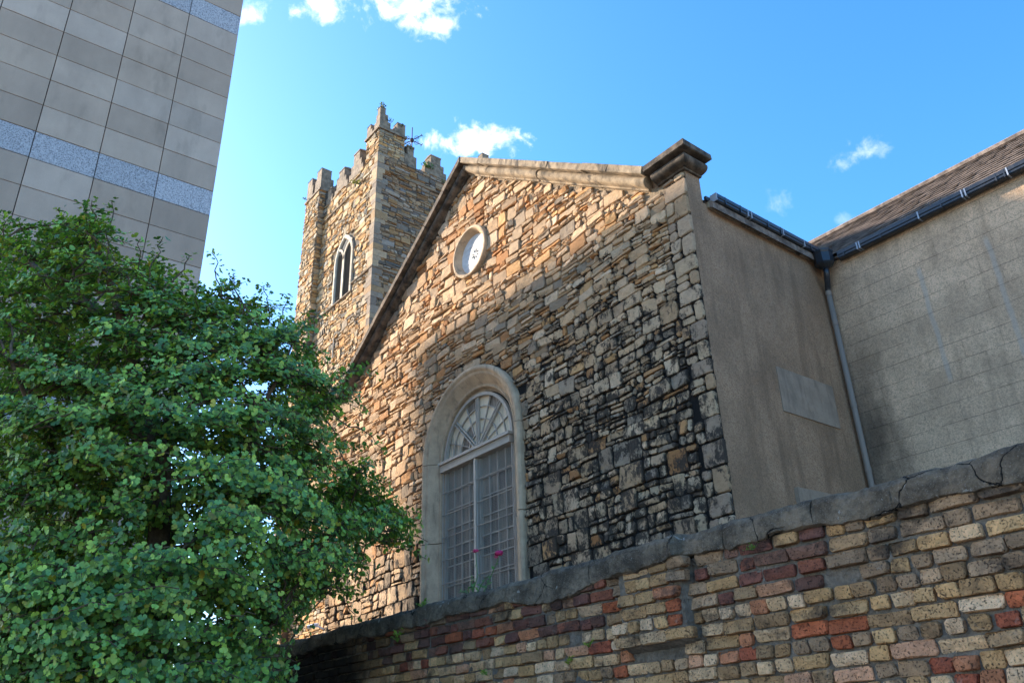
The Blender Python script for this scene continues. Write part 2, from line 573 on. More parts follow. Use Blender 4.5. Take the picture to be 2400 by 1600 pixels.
def render_wall(name, base, lines):
    mt, nt = material(name)
    P = nt.pos()
    sp = nt.n('ShaderNodeSeparateXYZ', None, i0=P)
    x, y, z = sp.outputs
    n1 = nt.noise(P, 1.3, 7, .6, .2)
    n2 = nt.noise(P, 70, 4, .7)
    n4 = nt.noise(P, 190, 2, .6)
    n3 = nt.noise(nt.scaled(P, (2.2, 2.2, .35)), 1.5, 6, .62)
    c = nt.mix(nt.sstep(n1, .3, .7), tuple(k * .78 for k in base), tuple(k * 1.2 for k in base))
    c = nt.mix(nt.sstep(n3, .48, .68, 0, .5), c, tuple(k * .45 for k in base))
    c = nt.mix(nt.sstep(nt.noise(P, 32, 4, .7), .45, .66, 0, .55), c, tuple(k * .4 for k in base))
    c = nt.mix(nt.sstep(n2, .45, .68, 0, .65), c, tuple(k * .35 for k in base))
    c = nt.mix(nt.sstep(n4, .55, .75, 0, .5), c, tuple(min(1, k * 1.6) for k in base))
    hgt = nt.math('ADD', n2, nt.math('MULTIPLY', n4, .5))
    if lines:
        # scored joints of the imitation ashlar: a grid a third of a metre high
        zz = nt.math('ADD', z, nt.math('MULTIPLY', nt.noise(P, .8, 3), .03))
        fr = nt.math('FRACT', nt.math('MULTIPLY', zz, 1 / .335))
        ln = nt.math('LESS_THAN', fr, .022)
        row = nt.math('FLOOR', nt.math('MULTIPLY', zz, 1 / .335))
        along = nt.math('ADD', nt.math('MULTIPLY', nt.math('ADD', x, y), 1 / .62), nt.math('MULTIPLY', row, .5))
        vl = nt.math('LESS_THAN', nt.math('FRACT', along), .012)
        brk = nt.sstep(nt.noise(P, 2.1, 5, .7), .38, .52)
        m1 = nt.math('MULTIPLY', nt.math('MAXIMUM', ln, nt.math('MULTIPLY', vl, .55)), brk)
        c = nt.mix(nt.math('MULTIPLY', m1, .5), c, (.05, .038, .028))
        hgt = nt.math('SUBTRACT', hgt, nt.math('MULTIPLY', m1, 1.5))
        # darker beside the corner, more so lower down, and the pale filled cracks
        so_ = nt.math('ADD', nt.math('SUBTRACT', x, -7.45), nt.math('MULTIPLY', nt.math('SUBTRACT', nt.noise(nt.scaled(P, (1, 1, .5)), 1.6, 6, .6), .5), 2.2))
        edge = nt.math('MULTIPLY', nt.sstep(so_, 1.15, .25, 0, .72), nt.sstep(z, 9.6, 6.2, .12, 1.0))
        c = nt.mix(edge, c, (.028, .024, .02))
        for x0_, sl_ in ((-5.62, .03), (-4.42, -.02)):
            cx_ = nt.math('ADD', nt.math('SUBTRACT', x, x0_), nt.math('MULTIPLY', nt.math('SUBTRACT', nt.noise(P, 1.5, 4), .5), .10))
            pale = nt.sstep(nt.math('ABSOLUTE', cx_), .06, .02, 0, 1)
            pale = nt.math('MULTIPLY', pale, nt.sstep(z, 9.35, 9.2, 0, .55))
            pale = nt.math('MULTIPLY', pale, nt.sstep(z, 7.0, 7.15))
            c = nt.mix(pale, c, (.44, .37, .30))
    nt.out(c, .95, nt.bump(hgt, .8, .012), Specular_IOR_Level=.2)
    return mt


M['render_side'] = render_wall('rendered_side_wall', (.39, .24, .142), False)
M['render_wing'] = render_wall('rendered_wing_wall', (.68, .45, .28), True)


def office_panel_material(name, granite):
    mt, nt = material(name)
    P = nt.pos()
    col = nt.n('ShaderNodeObjectInfo').outputs['Color']
    if granite:
        n = nt.noise(P, 42, 3, .7)
        c = nt.mix(nt.sstep(n, .36, .56), (.17, .155, .15), (.48, .435, .41))
        c = nt.mix(nt.sstep(nt.noise(P, 30, 3, .6, .5), .56, .64, 0, .6), c, (.66, .60, .55))
        c = nt.mix(1.0, c, col, 'MULTIPLY')
        nt.out(c, .5, nt.bump(n, .05, .01))
    else:
        n1 = nt.noise(P, 1.1, 7, .6, .3)
        n2 = nt.noise(nt.scaled(P, (1, 1, .3)), 3.2, 6, .6)
        n3 = nt.noise(P, 120, 3, .6)
        v = nt.math('ADD', nt.math('ADD', nt.math('MULTIPLY', n1, .5), nt.math('MULTIPLY', n2, .35)), nt.math('MULTIPLY', n3, .35))
        v = nt.math('ADD', nt.math('MULTIPLY', v, .95), .43)
        c = nt.mix(1.0, col, nt.n('ShaderNodeCombineColor', None, i0=v, i1=v, i2=v).outputs[0], 'MULTIPLY')
        st = nt.sstep(nt.noise(nt.scaled(P, (1, 1.5, .5)), 1.4, 6, .62), .52, .74, 0, .28)
        c = nt.mix(st, c, (.11, .085, .06))
        nt.out(c, .75, nt.bump(n3, .25, .006), Specular_IOR_Level=.35)
    return mt


M['office_panel'] = office_panel_material('office_stone_panel', False)
M['office_granite'] = office_panel_material('office_granite_panel', True)
M['office_core'] = plain_stone('dark_joint', (.055, .040, .028), .3, .3)


def leaf_material(name, attr, base=None):
    mt, nt = material(name)
    if attr == 'obj':
        col = nt.n('ShaderNodeObjectInfo').outputs['Color']
    elif attr:
        col = nt.n('ShaderNodeAttribute', {'attribute_name': 'col'}).outputs['Color']
    else:
        rgb = nt.n('ShaderNodeRGB')
        rgb.outputs[0].default_value = (*base, 1)
        col = rgb.outputs[0]
    b = nt.n('ShaderNodeBsdfPrincipled', None, Base_Color=col, Roughness=.45)
    b.inputs['Specular IOR Level'].default_value = .45
    tr = nt.n('ShaderNodeBsdfTranslucent', None, Color=nt.mix(1.0, col, (1.5, 1.6, .4, 1), 'MULTIPLY'))
    mx = nt.n('ShaderNodeMixShader', None, i0=.16, i1=b.outputs[0], i2=tr.outputs[0])
    o = nt.n('ShaderNodeOutputMaterial')
    nt.t.links.new(mx.outputs[0], o.inputs[0])
    return mt


M['leaf'] = leaf_material('ginkgo_leaf', 'obj')
M['leaf_mass'] = leaf_material('ginkgo_foliage', 'attr')
M['weed'] = leaf_material('weed_leaf', 'attr')
M['petal'] = leaf_material('pink_petal', None, (.55, .02, .12))


def glass_material(name, dark, pale, f0, f1, rough=.12):
    mt, nt = material(name)
    P = nt.pos()
    n = nt.noise(nt.scaled(P, (14, 14, .6)), 3, 4, .6)
    n2 = nt.noise(P, 1.6, 4, .6)
    c = nt.mix(nt.sstep(nt.math('ADD', nt.math('MULTIPLY', n, .6), nt.math('MULTIPLY', n2, .4)), f0, f1), dark, pale)
    nt.out(c, rough, None, Specular_IOR_Level=.5)
    return mt


M['glass'] = glass_material('dusty_dark_glass', (.03, .027, .024), (.24, .205, .17), .35, .7)
M['fan_glass'] = glass_material('fan_glass_painted_reflection', (.12, .11, .10), (.80, .64, .44), .30, .5, .3)  # bright reflections painted as cream patches in the base colour
M['blind'] = glass_material('glass_before_blind', (.16, .14, .11), (.28, .24, .19), .35, .7)
M['glass_dim'] = glass_material('dusty_grey_glass', (.08, .066, .053), (.40, .33, .25), .35, .7)


def cement_material(name):
    """old cement: grey brown, cracked, stained, spotted with lichen"""
    mt, nt = material(name)
    P = nt.pos()
    n1 = nt.noise(P, 3.0, 9, .68, .3)
    n2 = nt.noise(P, 24, 7, .7)
    n3 = nt.noise(P, 130, 3, .65)
    c = nt.mix(nt.sstep(n1, .34, .64), (.09, .064, .042), (.34, .245, .16))
    c = nt.mix(nt.sstep(n2, .42, .66, 0, .6), c, (.07, .055, .04))
    c = nt.mix(nt.sstep(n3, .56, .68, 0, .55), c, (.42, .34, .26))
    c = nt.mix(nt.sstep(nt.noise(P, 11, 4, .6, .6), .66, .70, 0, .7), c, (.48, .43, .36))
    wv = nt.n('ShaderNodeVectorMath', {'operation': 'ADD'}, i0=P, i1=nt.scaled(nt.n('ShaderNodeTexNoise', None, Vector=P, Scale=5.0, Detail=4.0).outputs[1], (.25, .25, .25))).outputs[0]
    vo = nt.n('ShaderNodeTexVoronoi', {'feature': 'DISTANCE_TO_EDGE'}, Vector=wv, Scale=2.1).outputs['Distance']
    ck = nt.math('MULTIPLY', nt.sstep(vo, .012, .004), nt.sstep(nt.noise(P, 1.7, 3), .42, .55))
    c = nt.mix(ck, c, (.02, .016, .012))
    h = nt.math('SUBTRACT', nt.math('ADD', n1, nt.math('ADD', nt.math('MULTIPLY', n2, .8), nt.math('MULTIPLY', n3, .35))), nt.math('MULTIPLY', ck, .8))
    nt.out(c, .95, nt.bump(h, 1.0, .05), Specular_IOR_Level=.2)
    return mt


M['cement'] = cement_material('cracked_cement')

# ------------------------------------------------------------------ the ground
def sheet(name, x0, x1, y0, y1, z, base, grime):
    mb = MB()
    mb.add([(x0, y0, z), (x1, y0, z), (x1, y1, z), (x0, y1, z)], [(0, 1, 2, 3)])
    o = mb.build(name, plain_stone(name + '_surface', base, .25, grime, 2.0, streak=False))
    o['kind'] = 'structure'
    return o


sheet('ground', -600, 600, -600, 600, 0.0, (.36, .30, .23), .2)
sheet('road', -80, 80, -9, .6, .004, (.06, .06, .06), .2)
pv = MB()
pv.box((-13.85, .6, .006), (6, 3.97, .12))
pvo = pv.build('pavement', plain_stone('pavement_slabs', (.24, .22, .20), .25, .35, 2.0, streak=False))
pvo['kind'] = 'structure'

# ------------------------------------------------------------------ the church
XC, XL, XR, YG = -13.98, -20.5, -7.45, 10.0
church = empty('church', (XC, YG, 0), 'stone church gable with arched window and rendered side walls behind the brick wall', 'church')
CH = Matrix.Translation((-XC, -YG, 0))          # children keep world coordinates through this offset


def cpart(mb, name, mat, parent=None, smooth=False):
    """a part (or sub-part) of the church, given in world coordinates"""
    o = mb.build(name, mat, parent or church, smooth)
    if parent is None:
        o.matrix_basis = CH
    return o


RS = .692
rake = lambda x, top=15.24: top - RS * abs(x - XC)
WR, WZ = 1.79, 7.60                              # arched window: outer radius and springing height
OX, OZ, OR = -13.90, 12.45, .67                  # round window


def loops_to_face(loops, y):
    bm = bmesh.new()
    eds = []
    for lp in loops:
        vs = [bm.verts.new((x, y, z)) for x, z in lp]
        for i in range(len(vs)):
            eds.append(bm.edges.new((vs[i], vs[(i + 1) % len(vs)])))
    bmesh.ops.triangle_fill(bm, use_beauty=True, use_dissolve=False, edges=eds)
    vs = [tuple(v.co) for v in bm.verts]
    bm.verts.index_update()
    fs = [tuple(v.index for v in f.verts) for f in bm.faces]
    bm.free()
    return vs, fs


arch = lambda r, z0, n=28: [(XC - r, z0)] + [(XC - r * math.cos(math.pi * i / n), WZ + r * math.sin(math.pi * i / n)) for i in range(n + 1)] + [(XC + r, z0)]
outer = [(XL, 0), (XR - .004, 0), (XR - .004, 10.84), (-8.13, 10.84), (XC, 14.92), (-19.83, 10.84), (XL, 10.84)]
ring = lambda cx, cz, r, n=36: [(cx + r * math.cos(2 * math.pi * i / n), cz + r * math.sin(2 * math.pi * i / n)) for i in range(n)]
gm = MB()
gm.add(*loops_to_face([outer, arch(WR - .06, 4.0), ring(OX, OZ, OR - .05)], YG + .012))
gable = cpart(gm, 'gable_wall', M['gable_mortar'])
gable['label'] = 'rubble stone gable blackened towards the lower corner'

rng = random.Random(11)


def gable_colour(P, r):
    up = min(max((P[2] - 9) / 4, 0), 1)
    q = r.random()
    if q < .10 + .12 * up:
        c = r.choice([(.50, .30, .15), (.46, .27, .14), (.55, .36, .19), (.42, .23, .11)])
    elif q < .30:
        c = r.choice([(.33, .28, .23), (.30, .26, .22), (.36, .29, .22)])
    elif q < .48:
        c = r.choice([(.58, .47, .36), (.62, .51, .40)])
    else:
        c = r.choice([(.53, .41, .29), (.50, .37, .25), (.48, .38, .28), (.56, .44, .32), (.44, .34, .25)])
    k = r.uniform(.85, 1.15)
    return (c[0] * k * 1.06, c[1] * k * .89, c[2] * k * .70)


# quoins up the corner
polys_q = []
z = 3.6
side = 0
while z < 10.78:
    h = min(rng.uniform(.26, .44), 10.82 - z)
    if h < .12:
        break
    wq = rng.uniform(.30, .5) if side else rng.uniform(.16, .31)
    side = 1 - side
    polys_q.append(rough_rect(XR - wq, XR + .004, z, z + h, .010, rng, .006))
    if wq < .32:
        zz = z
        for f in (rng.uniform(.3, .6), 1.0):
            p = rough_rect(XR - .5, XR - wq, zz, z + h * f, .014, rng)
            zz = z + h * f
            if p:
                polys_q.append(p)
    z += h
lay_pieces(polys_q, (0, YG, 0), (1, 0, 0), (0, -1, 0), M['quoin_stone'], gable, 'quoin', 'small_quoins',
           lambda P, r: r.choice([(.54, .37, .23), (.46, .31, .19), (.37, .25, .16), (.50, .34, .20), (.42, .26, .14)]), rng, 60,
           proud=(.03, .045), rough=.004, seen=lambda px, py: py < 1300)

# rubble: larger stones low and by the corner, thinner ones towards the top
polys = []
for zb0, zb1, band, cell, big in ((3.4, 6.6, (.27, .44), (.24, .56), .48), (6.6, 9.6, (.22, .37), (.22, .52), .36),
                                  (9.6, 12.2, (.20, .34), (.24, .58), .30), (12.2, 15.2, (.22, .35), (.24, .56), .34)):
    polys += rubble(XL + .02, XR - .5, zb0, zb1, band, cell, big, .011, rng)
keep = []
for p in polys:
    cx = sum(q[0] for q in p) / len(p)
    cz = sum(q[1] for q in p) / len(p)
    if cz > rake(cx, 14.75) or (cz > 10.80 and abs(cx - XC) > 5.8):
        continue
    nrm = math.hypot(1, RS)
    p = clip_half(p, RS, 1, 14.77 + RS * XC)
    p = clip_half(p, -RS, 1, 14.77 - RS * XC) if len(p) > 2 else p
    if abs(cx - XC) > 5.6:
        p = clip_half(p, 0, 1, 10.82) if len(p) > 2 else p
    if len(p) < 3:
        continue
    if math.hypot(cx - OX, cz - OZ) < OR + .02:
        continue
    p = push_out(p, OX, OZ, OR + .012)
    if cz > WZ:
        if math.hypot(cx - XC, cz - WZ) < WR + .02:
            continue
        p = push_out(p, XC, WZ, WR + .012)
    else:
        if abs(cx - XC) < WR + .02:
            continue
        if cx < XC:
            p = clip_half(p, 1, 0, XC - WR - .012)
        else:
            p = clip_half(p, -1, 0, -(XC + WR + .012))
    if len(p) > 2:
        keep.append(p)
lay_pieces(keep, (0, YG, 0), (1, 0, 0), (0, -1, 0), M['gable_stone'], gable, 'stone', 'smaller_stones', gable_colour, rng, 240,
           proud=(.012, .062), rough=.010, seen=lambda px, py: py < 1703 - .278 * px - 20 and not (px < 900 and py > 880))

# coping stones on the rakes and the kneelers at their feet
path = [(-8.13, YG, 11.21), (XC, YG, 15.24), (-19.83, YG, 11.21)]
dn = [Vector((0, 0, -1)), Vector((-.568, 0, -.823)), Vector((.568, 0, -.823)), Vector((0, 0, -1))]
mit = lambda a, b: (a + b) / (1 + a.dot(b))
slab = [(0, -.5), (0, .30), (.010, .31), (.14, .31), (.148, .30), (.15, -.5)]
roll = [(.15, -.1), (.15, .13)] + [(.245 - .098 * math.cos(t), .105 + .105 * math.sin(t)) for t in [math.pi * (.15 + .8 * i / 11) for i in range(12)]] + [(.355, .055), (.385, .05), (.385, -.1)]
for seg in (0, 1):
    p0, p1 = Vector(path[seg]), Vector(path[seg + 1])
    A0, A1 = mit(dn[seg], dn[seg + 1]), mit(dn[seg + 1], dn[seg + 2])
    for prof, nm in ((slab, 'coping_stone'), (roll, 'coping_moulding')):
        n = 7 if nm == 'coping_stone' else 6
        cuts = [0] + sorted((i + rng.uniform(-.2, .2)) / n for i in range(1, n)) + [1]
        for i in range(n):
            a, b = cuts[i], cuts[i + 1]
            e = .0009
            q0, q1 = p0.lerp(p1, a + e), p0.lerp(p1, b - e)
            off = Vector((0, rng.uniform(-.012, .012), rng.uniform(-.008, .008)))
            k = 4
            pts = [q0.lerp(q1, t / k) + off for t in range(k + 1)]
            As = [dn[seg + 1]] * (k + 1)
            if i == 0:
                As = [A0] + As[1:]
            if i == n - 1:
                As = As[:-1] + [A1]
            mb = MB()
            mb.sweep(pts, As, [Vector((0, -1, 0))] * (k + 1), prof, jit=.0025 if nm == 'coping_stone' else .0, rng=rng)
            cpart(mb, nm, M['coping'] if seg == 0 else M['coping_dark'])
for sx in (1, -1):
    fx = lambda x: XC + sx * (x - XC)
    # slab of the kneeler, with a weathered top, and the moulding that returns round the corner
    mb = MB()
    out = [(-8.13, YG + .45), (-8.13, YG - .31), (-7.15, YG - .31), (-7.15, YG + .45)]
    vs = []
    for zz, ins in ((11.068, .012), (11.08, 0), (11.19, 0), (11.215, .03)):
        for (x, y), (ix, iy) in zip(out, ((0, -1), (0, 1), (-1, 1), (-1, -1))):
            vs.append((fx(x + ix * ins) + rng.uniform(-.006, .006), y + iy * ins + rng.uniform(-.006, .006), zz + rng.uniform(-.006, .006)))
    vs.append((fx(-7.62), YG, 11.24))
    fs = [(3, 2, 1, 0)]
    for k in range(3):
        fs += [(k * 4 + i, k * 4 + (i + 1) % 4, k * 4 + 4 + (i + 1) % 4, k * 4 + 4 + i) for i in range(4)]
    fs += [(12 + i, 12 + (i + 1) % 4, 16) for i in range(4)]
    mb.add(vs, fs)
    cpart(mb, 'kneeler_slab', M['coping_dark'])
    mb = MB()
    pts = [Vector((fx(-8.05), YG, 11.21)), Vector((fx(-7.8), YG, 11.21)), Vector((fx(XR), YG, 11.21)), Vector((fx(XR), YG + .22, 11.21)), Vector((fx(XR), YG + .42, 11.21))]
    fr_, sd_ = Vector((0, -1, 0)), Vector((sx, 0, 0))
    mb.sweep(pts, [fr_, fr_, fr_ + sd_, sd_, sd_], [Vector((0, 0, -1))] * 5, [(b, a) for a, b in roll])
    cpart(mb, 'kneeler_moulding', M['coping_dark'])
    # plain pier of the parapet behind the kneeler
    mb = MB()
    mb.box((min(fx(-8.2), fx(XR)), YG + .02, 9.9), (max(fx(-8.2), fx(XR + .003)), YG + .40, 11.07))
    cpart(mb, 'parapet_pier', M['render_side'])

# round window: four curved stones, boarded with planks, star-shaped vent
rw = empty('round_window', (0, 0, 0))
rw.parent = church
rw.matrix_basis = CH
prof = [(OR, -.03), (OR, .10), (OR - .015, .115), (OR - .06, .115), (OR - .085, .08), (OR - .125, .0), (OR - .165, -.06), (OR - .17, -.12), (OR - .03, -.12)]
for q in range(4):
    a0, a1 = math.radians(q * 90 + 32 + .4), math.radians(q * 90 + 122 - .4)
    pts, As = [], []
    for i in range(13):
        t = a0 + (a1 - a0) * i / 12
        pts.append((OX, YG, OZ))
        As.append(Vector((math.cos(t), 0, math.sin(t))))
    mb = MB()
    mb.sweep(pts, As, [Vector((0, -1, 0))] * 13, prof, jit=.003, rng=rng)
    mb.build('window_surround', M['limestone'], rw, smooth=False)
RB = OR - .165
n = 7
for i in range(n):
    za, zb = -RB + 2 * RB * i / n + .004, -RB + 2 * RB * (i + 1) / n - .004
    pl = []
    for k in range(7):
        zz = za + (zb - za) * k / 6
        pl.append((math.sqrt(max(RB ** 2 - zz ** 2, 1e-5)), zz))
    pl = pl + [(-x, zz) for x, zz in reversed(pl)]
    mb = MB()
    mb.prism(pl, (OX, YG + .07 + rng.uniform(-.003, .003), OZ), (1, 0, 0), (0, 0, 1), (0, -1, 0), -.02, .012)
    mb.build('board', M['white_board'], rw)
mb = MB()
mb.prism(ring(0, 0, RB + .01, 24), (OX, YG + .1, OZ), (1, 0, 0), (0, 0, 1), (0, -1, 0), 0, .004)
mb.build('backing', M['black'], rw)
for i in range(8):
    t = math.pi * (i + .5) / 4
    c, s_ = math.cos(t), math.sin(t)
    mb = MB()
    r0, r1, ww = .045, .15, .016
    pl = [(c * r0, s_ * r0), (c * (r0 + r1) / 2 + s_ * ww, s_ * (r0 + r1) / 2 - c * ww), (c * r1, s_ * r1), (c * (r0 + r1) / 2 - s_ * ww, s_ * (r0 + r1) / 2 + c * ww)]
    mb.prism(pl, (OX + .05, YG + .052, OZ - .05), (1, 0, 0), (0, 0, 1), (0, -1, 0), 0, .004)
    mb.build('vent_slot', M['black'], rw)

# arched window
aw = empty('arched_window', (0, 0, 0))
aw.parent = church
aw.matrix_basis = CH
prof = [(0, -.06), (0, .10), (.015, .13), (.05, .145), (.09, .145), (.12, .125), (.14, .10), (.19, .085), (.22, .06), (.30, -.02), (.37, -.09), (.40, -.105),
        (.415, -.09), (.44, -.09), (.455, -.115), (.47, -.18), (.50, -.20), (.53, -.22), (.53, -.32), (.3, -.32)]
nseg = 40
full = [((XC - WR, YG, 4.0), (1, 0, 0)), ((XC - WR, YG, WZ), (1, 0, 0))]
full = [((XC - WR, YG, 4.0 + 3.6 * i / 6), (1, 0, 0)) for i in range(6)]
for i in range(nseg + 1):
    t = math.pi * i / nseg
    full.append(((XC - WR * math.cos(t), YG, WZ + WR * math.sin(t)), (math.cos(t), 0, -math.sin(t))))
full += [((XC + WR, YG, WZ - 3.6 * i / 6), (-1, 0, 0)) for i in range(1, 7)]
cutp = [0, 3, 6, 12, 18, 24, 28, 34, 40, 46, 49, len(full) - 1]
for a, b in zip(cutp[:-1], cutp[1:]):
    pts = [Vector(p) for p, q in full[a:b + 1]]
    pts[0] = pts[0].lerp(pts[1], .016)
    pts[-1] = pts[-1].lerp(pts[-2], .016)
    mb = MB()
    off = Vector((0, rng.uniform(-.003, .003), 0))
    mb.sweep([p + off for p in pts], [q for p, q in full[a:b + 1]], [Vector((0, -1, 0))] * len(pts), prof, jit=.001, rng=rng)
    mb.build('window_surround', M['limestone'], aw)
mb = MB()
mb.box((XC - 1.27, YG + .03, 7.34), (XC + 1.27, YG + .30, 7.50))
mb.box((XC - 1.30, YG - .02, 7.50), (XC + 1.30, YG + .30, 7.56))
mb.build('transom', M['frame'], aw)
IR = 1.255
FZ = 7.57
YB = YG + .20                                    # plane of the glazing bars


def frame_arc(rad, wd, dp, y, a0=0.0, a1=math.pi, n=28):
    mb = MB()
    pts = [(XC, y, FZ)] * (n + 1)
    As = [Vector((math.cos(a0 + (a1 - a0) * i / n), 0, math.sin(a0 + (a1 - a0) * i / n))) for i in range(n + 1)]
    mb.sweep(pts, As, [Vector((0, -1, 0))] * (n + 1), [(rad - wd / 2, 0), (rad - wd / 2, dp), (rad + wd / 2, dp), (rad + wd / 2, 0)])
    return mb


frame_arc(IR - .03, .07, .08, YB).build('fanlight_frame', M['frame'], aw)
for r in (.36, .68, .96):
    frame_arc(r, .022, .03, YB).build('glazing_bar', M['frame'], aw)
for t in (0, 22.5, 45, 67.5, 90, 112.5, 135, 157.5, 180):
    if t in (0, 180):
        continue
    tt = math.radians(t)
    d = Vector((math.cos(tt), 0, math.sin(tt)))
    r0 = .03 if t in (45, 90, 135) else .36
    mb = MB()
    if t in (45, 90, 135):
        sd = Vector((-d.z, 0, d.x)) * .035
        for s_ in (-1, 1):
            mb.bar(Vector((XC, YB - .03, FZ)) + d * r0 + sd * s_, Vector((XC, YB - .03, FZ)) + d * (IR - .04) + sd * s_, .028, .05)
    else:
        mb.bar(Vector((XC, YB - .014, FZ)) + d * r0, Vector((XC, YB - .014, FZ)) + d * (IR - .04), .02, .03)
    mb.build('glazing_bar', M['frame'], aw)
rads = [.02, .36, .68, .96, IR - .02]
for q in range(4):
    na = 4 if q == 0 else 8
    for i in range(na):
        a0, a1 = math.pi * i / na, math.pi * (i + 1) / na
        pl = []
        for k in range(5):
            t = a0 + (a1 - a0) * k / 4
            pl.append((rads[q] * math.cos(t), rads[q] * math.sin(t)))
        for k in range(4, -1, -1):
            t = a0 + (a1 - a0) * k / 4
            pl.append((rads[q + 1] * math.cos(t), rads[q + 1] * math.sin(t)))
        tx, tz = rng.uniform(-.02, .02), rng.uniform(-.02, .02)
        mb = MB()
        mb.add([(XC + a, YB + .012 + tx * (a - pl[0][0]) + tz * (b - pl[0][1]), FZ + b) for a, b in pl], [tuple(range(len(pl)))])
        mb.build('pane', M['fan_glass'] if rng.random() < .85 else M['glass_dim'], aw)
# lower lights: casements, glazing bars, panes, and the iron grille in front
mb = MB()
mb.box((XC - .035, YG + .06, 4.05), (XC + .035, YG + .26, 7.34))
mb.build('mullion', M['frame'], aw)
for sx in (-1, 1):
    x0, x1 = (XC - 1.26, XC - .035) if sx < 0 else (XC + .035, XC + 1.26)
    mb = MB()
    for xa in (x0, x1 - .055):
        mb.box((xa, YG + .15, 4.05), (xa + .055, YG + .25, 7.34))
    mb.build('casement_frame', M['frame'], aw)
    xs = [x0 + .055 + (x1 - x0 - .11) * i / 4 for i in range(5)]
    zs = [4.05 + i * .405 for i in range(8)] + [7.34]
    for xq in xs[1:-1]:
        mb = MB()
        mb.box((xq - .014, YG + .18, 4.05), (xq + .014, YG + .215, 7.34))
        mb.build('glazing_bar', M['frame'], aw)
    for zq in zs[1:-1]:
        mb = MB()
        mb.box((x0 + .05, YG + .178, zq - .013), (x1 - .05, YG + .212, zq + .013))
        mb.build('glazing_bar', M['frame'], aw)
    for i in range(4):
        for k in range(8):
            tx, tz = rng.uniform(-.03, .03), rng.uniform(-.03, .03)
            pl = [(xs[i], zs[k]), (xs[i + 1], zs[k]), (xs[i + 1], zs[k + 1]), (xs[i], zs[k + 1])]
            mb = MB()
            mb.add([(a, YG + .222 + tx * (a - xs[i]) + tz * (b - zs[k]), b) for a, b in pl], [(0, 1, 2, 3)])
            mb.build('pane', M['blind'] if k == 7 else rng.choice([M['glass'], M['glass'], M['glass_dim'], M['glass_dim'], M['blind']]) if k > 3 else rng.choice([M['glass'], M['glass_dim']]), aw)
    for zq in (6.86, 6.37, 5.88, 5.39, 4.90, 4.42):
        mb = MB()
        mb.tube([(x0 - .005, YG + .09, zq), (x1 + .005, YG + .09, zq)], .011, 6)
        mb.build('grille_bar', M['iron_bar'], aw)
    for xq in (x0 + .01, x1 - .01):
        mb = MB()
        mb.tube([(xq, YG + .10, 4.05), (xq, YG + .10, 7.33)], .011, 6)
        mb.build('grille_bar', M['frame'], aw)
    wires = MB()
    k = 0
    xq = x0 + .03
    while xq < x1 - .02:
        wires.tube([(xq, YG + .11, 4.05), (xq, YG + .11, 7.33)], .0018, 3)
        xq += .032
    zq = 4.1
    while zq < 7.3:
        wires.tube([(x0 + .01, YG + .113, zq), (x1 - .01, YG + .113, zq)], .0018, 3)
        zq += .032
    wo_ = wires.build('wire_mesh', M['iron_bar'], aw)
    wo_['kind'] = 'stuff'
mb = MB()
mb.box((XC - 1.85, YG + .29, 3.9), (XC + 1.85, YG + .33, 9.4))
mb.build('window_backing', M['black'], aw)
mb = MB()
mb.box((XC - 1.75, YG - .16, 3.86), (XC + 1.75, YG + .30, 4.04))
mb.build('window_sill', M['limestone'], aw)

# rendered side wall, wing wall, nave walls and roofs
YW = 13.95
mb = MB()
mb.box((XR - .5, YG + .018, 0), (XR, YW + .3, 10.30))
cpart(mb, 'side_wall', M['render_side'])['label'] = 'plain grey brown rendered wall between the gable corner and the downpipe'
mb = MB()
mb.box((XR - .2, YW, 0), (6, YW + .5, 10.22))
cpart(mb, 'wing_wall', M['render_wing'])['label'] = 'tan rendered wing wall scored like blocks'
mb = MB()
mb.box((XL, YG + .02, 0), (XL + .5, 30, 10.3))
mb.box((XL, 29.5, 0), (XR, 30, 10.3))
cpart(mb, 'nave_wall', M['render_side'])
for sx in (1, -1):
    fx = lambda x: XC + sx * (x - XC)
    mb = MB()
    e, r = (fx(XR + .12), 10.32), (XC, 14.84)
    mb.prism([(e[0], e[1]), (r[0], r[1]), (r[0], r[1] - .16), (e[0], e[1] - .14)], (0, 0, 0), (1, 0, 0), (0, 0, 1), (0, 1, 0), YG + .52, 30)
    cpart(mb, 'nave_roof', M['slate'])
# wing roof with its courses of slates
wing = MB()
EY, EZ, RY, RZ = YW - .10, 10.26, 16.9, 12.72
wing.prism([(EY, EZ - .05), (RY, RZ - .06), (RY + 3, EZ), (EY, EZ - .075)], (0, 0, 0), (0, 1, 0), (0, 0, 1), (1, 0, 0), -10.5, 6)
wr = cpart(wing, 'wing_roof', M['slate'])
ncs = 13
vv = Vector((0, RY - EY, RZ - EZ))
vn = Vector((0, -(RZ - EZ), RY - EY)).normalized()
extra = MB()
cnt = 0
for k in range(ncs):
    a, b = k / ncs, min((k + 1.12) / ncs, 1.0)
    x = -8.6 + (.15 if k % 2 else 0) - .25 * k
    while x < 2.5:
        wd = rng.uniform(.24, .34)
        o0 = Vector((0, EY, EZ))
        p = [o0 + vv * a + Vector((x + .004, 0, 0)) + vn * .034, o0 + vv * a + Vector((x + wd - .004, 0, 0)) + vn * (.034 + rng.uniform(0, .012)),
             o0 + vv * b + Vector((x + wd - .004, 0, 0)) + vn * .010, o0 + vv * b + Vector((x + .004, 0, 0)) + vn * .010]
        lo = [q - vn * .014 for q in p]
        mbx = extra if (x > -3.2 or cnt >= 280) else MB()
        mbx.add(p + lo, [(0, 1, 2, 3), (7, 6, 5, 4), (0, 4, 5, 1), (1, 5, 6, 2), (2, 6, 7, 3), (3, 7, 4, 0)])
        if mbx is not extra:
            mbx.build('roof_slate', M['slate'], wr)
            cnt += 1
        x += wd
ex = extra.build('farther_slates', M['slate'], wr)
ex['kind'] = 'stuff'
mb = MB()
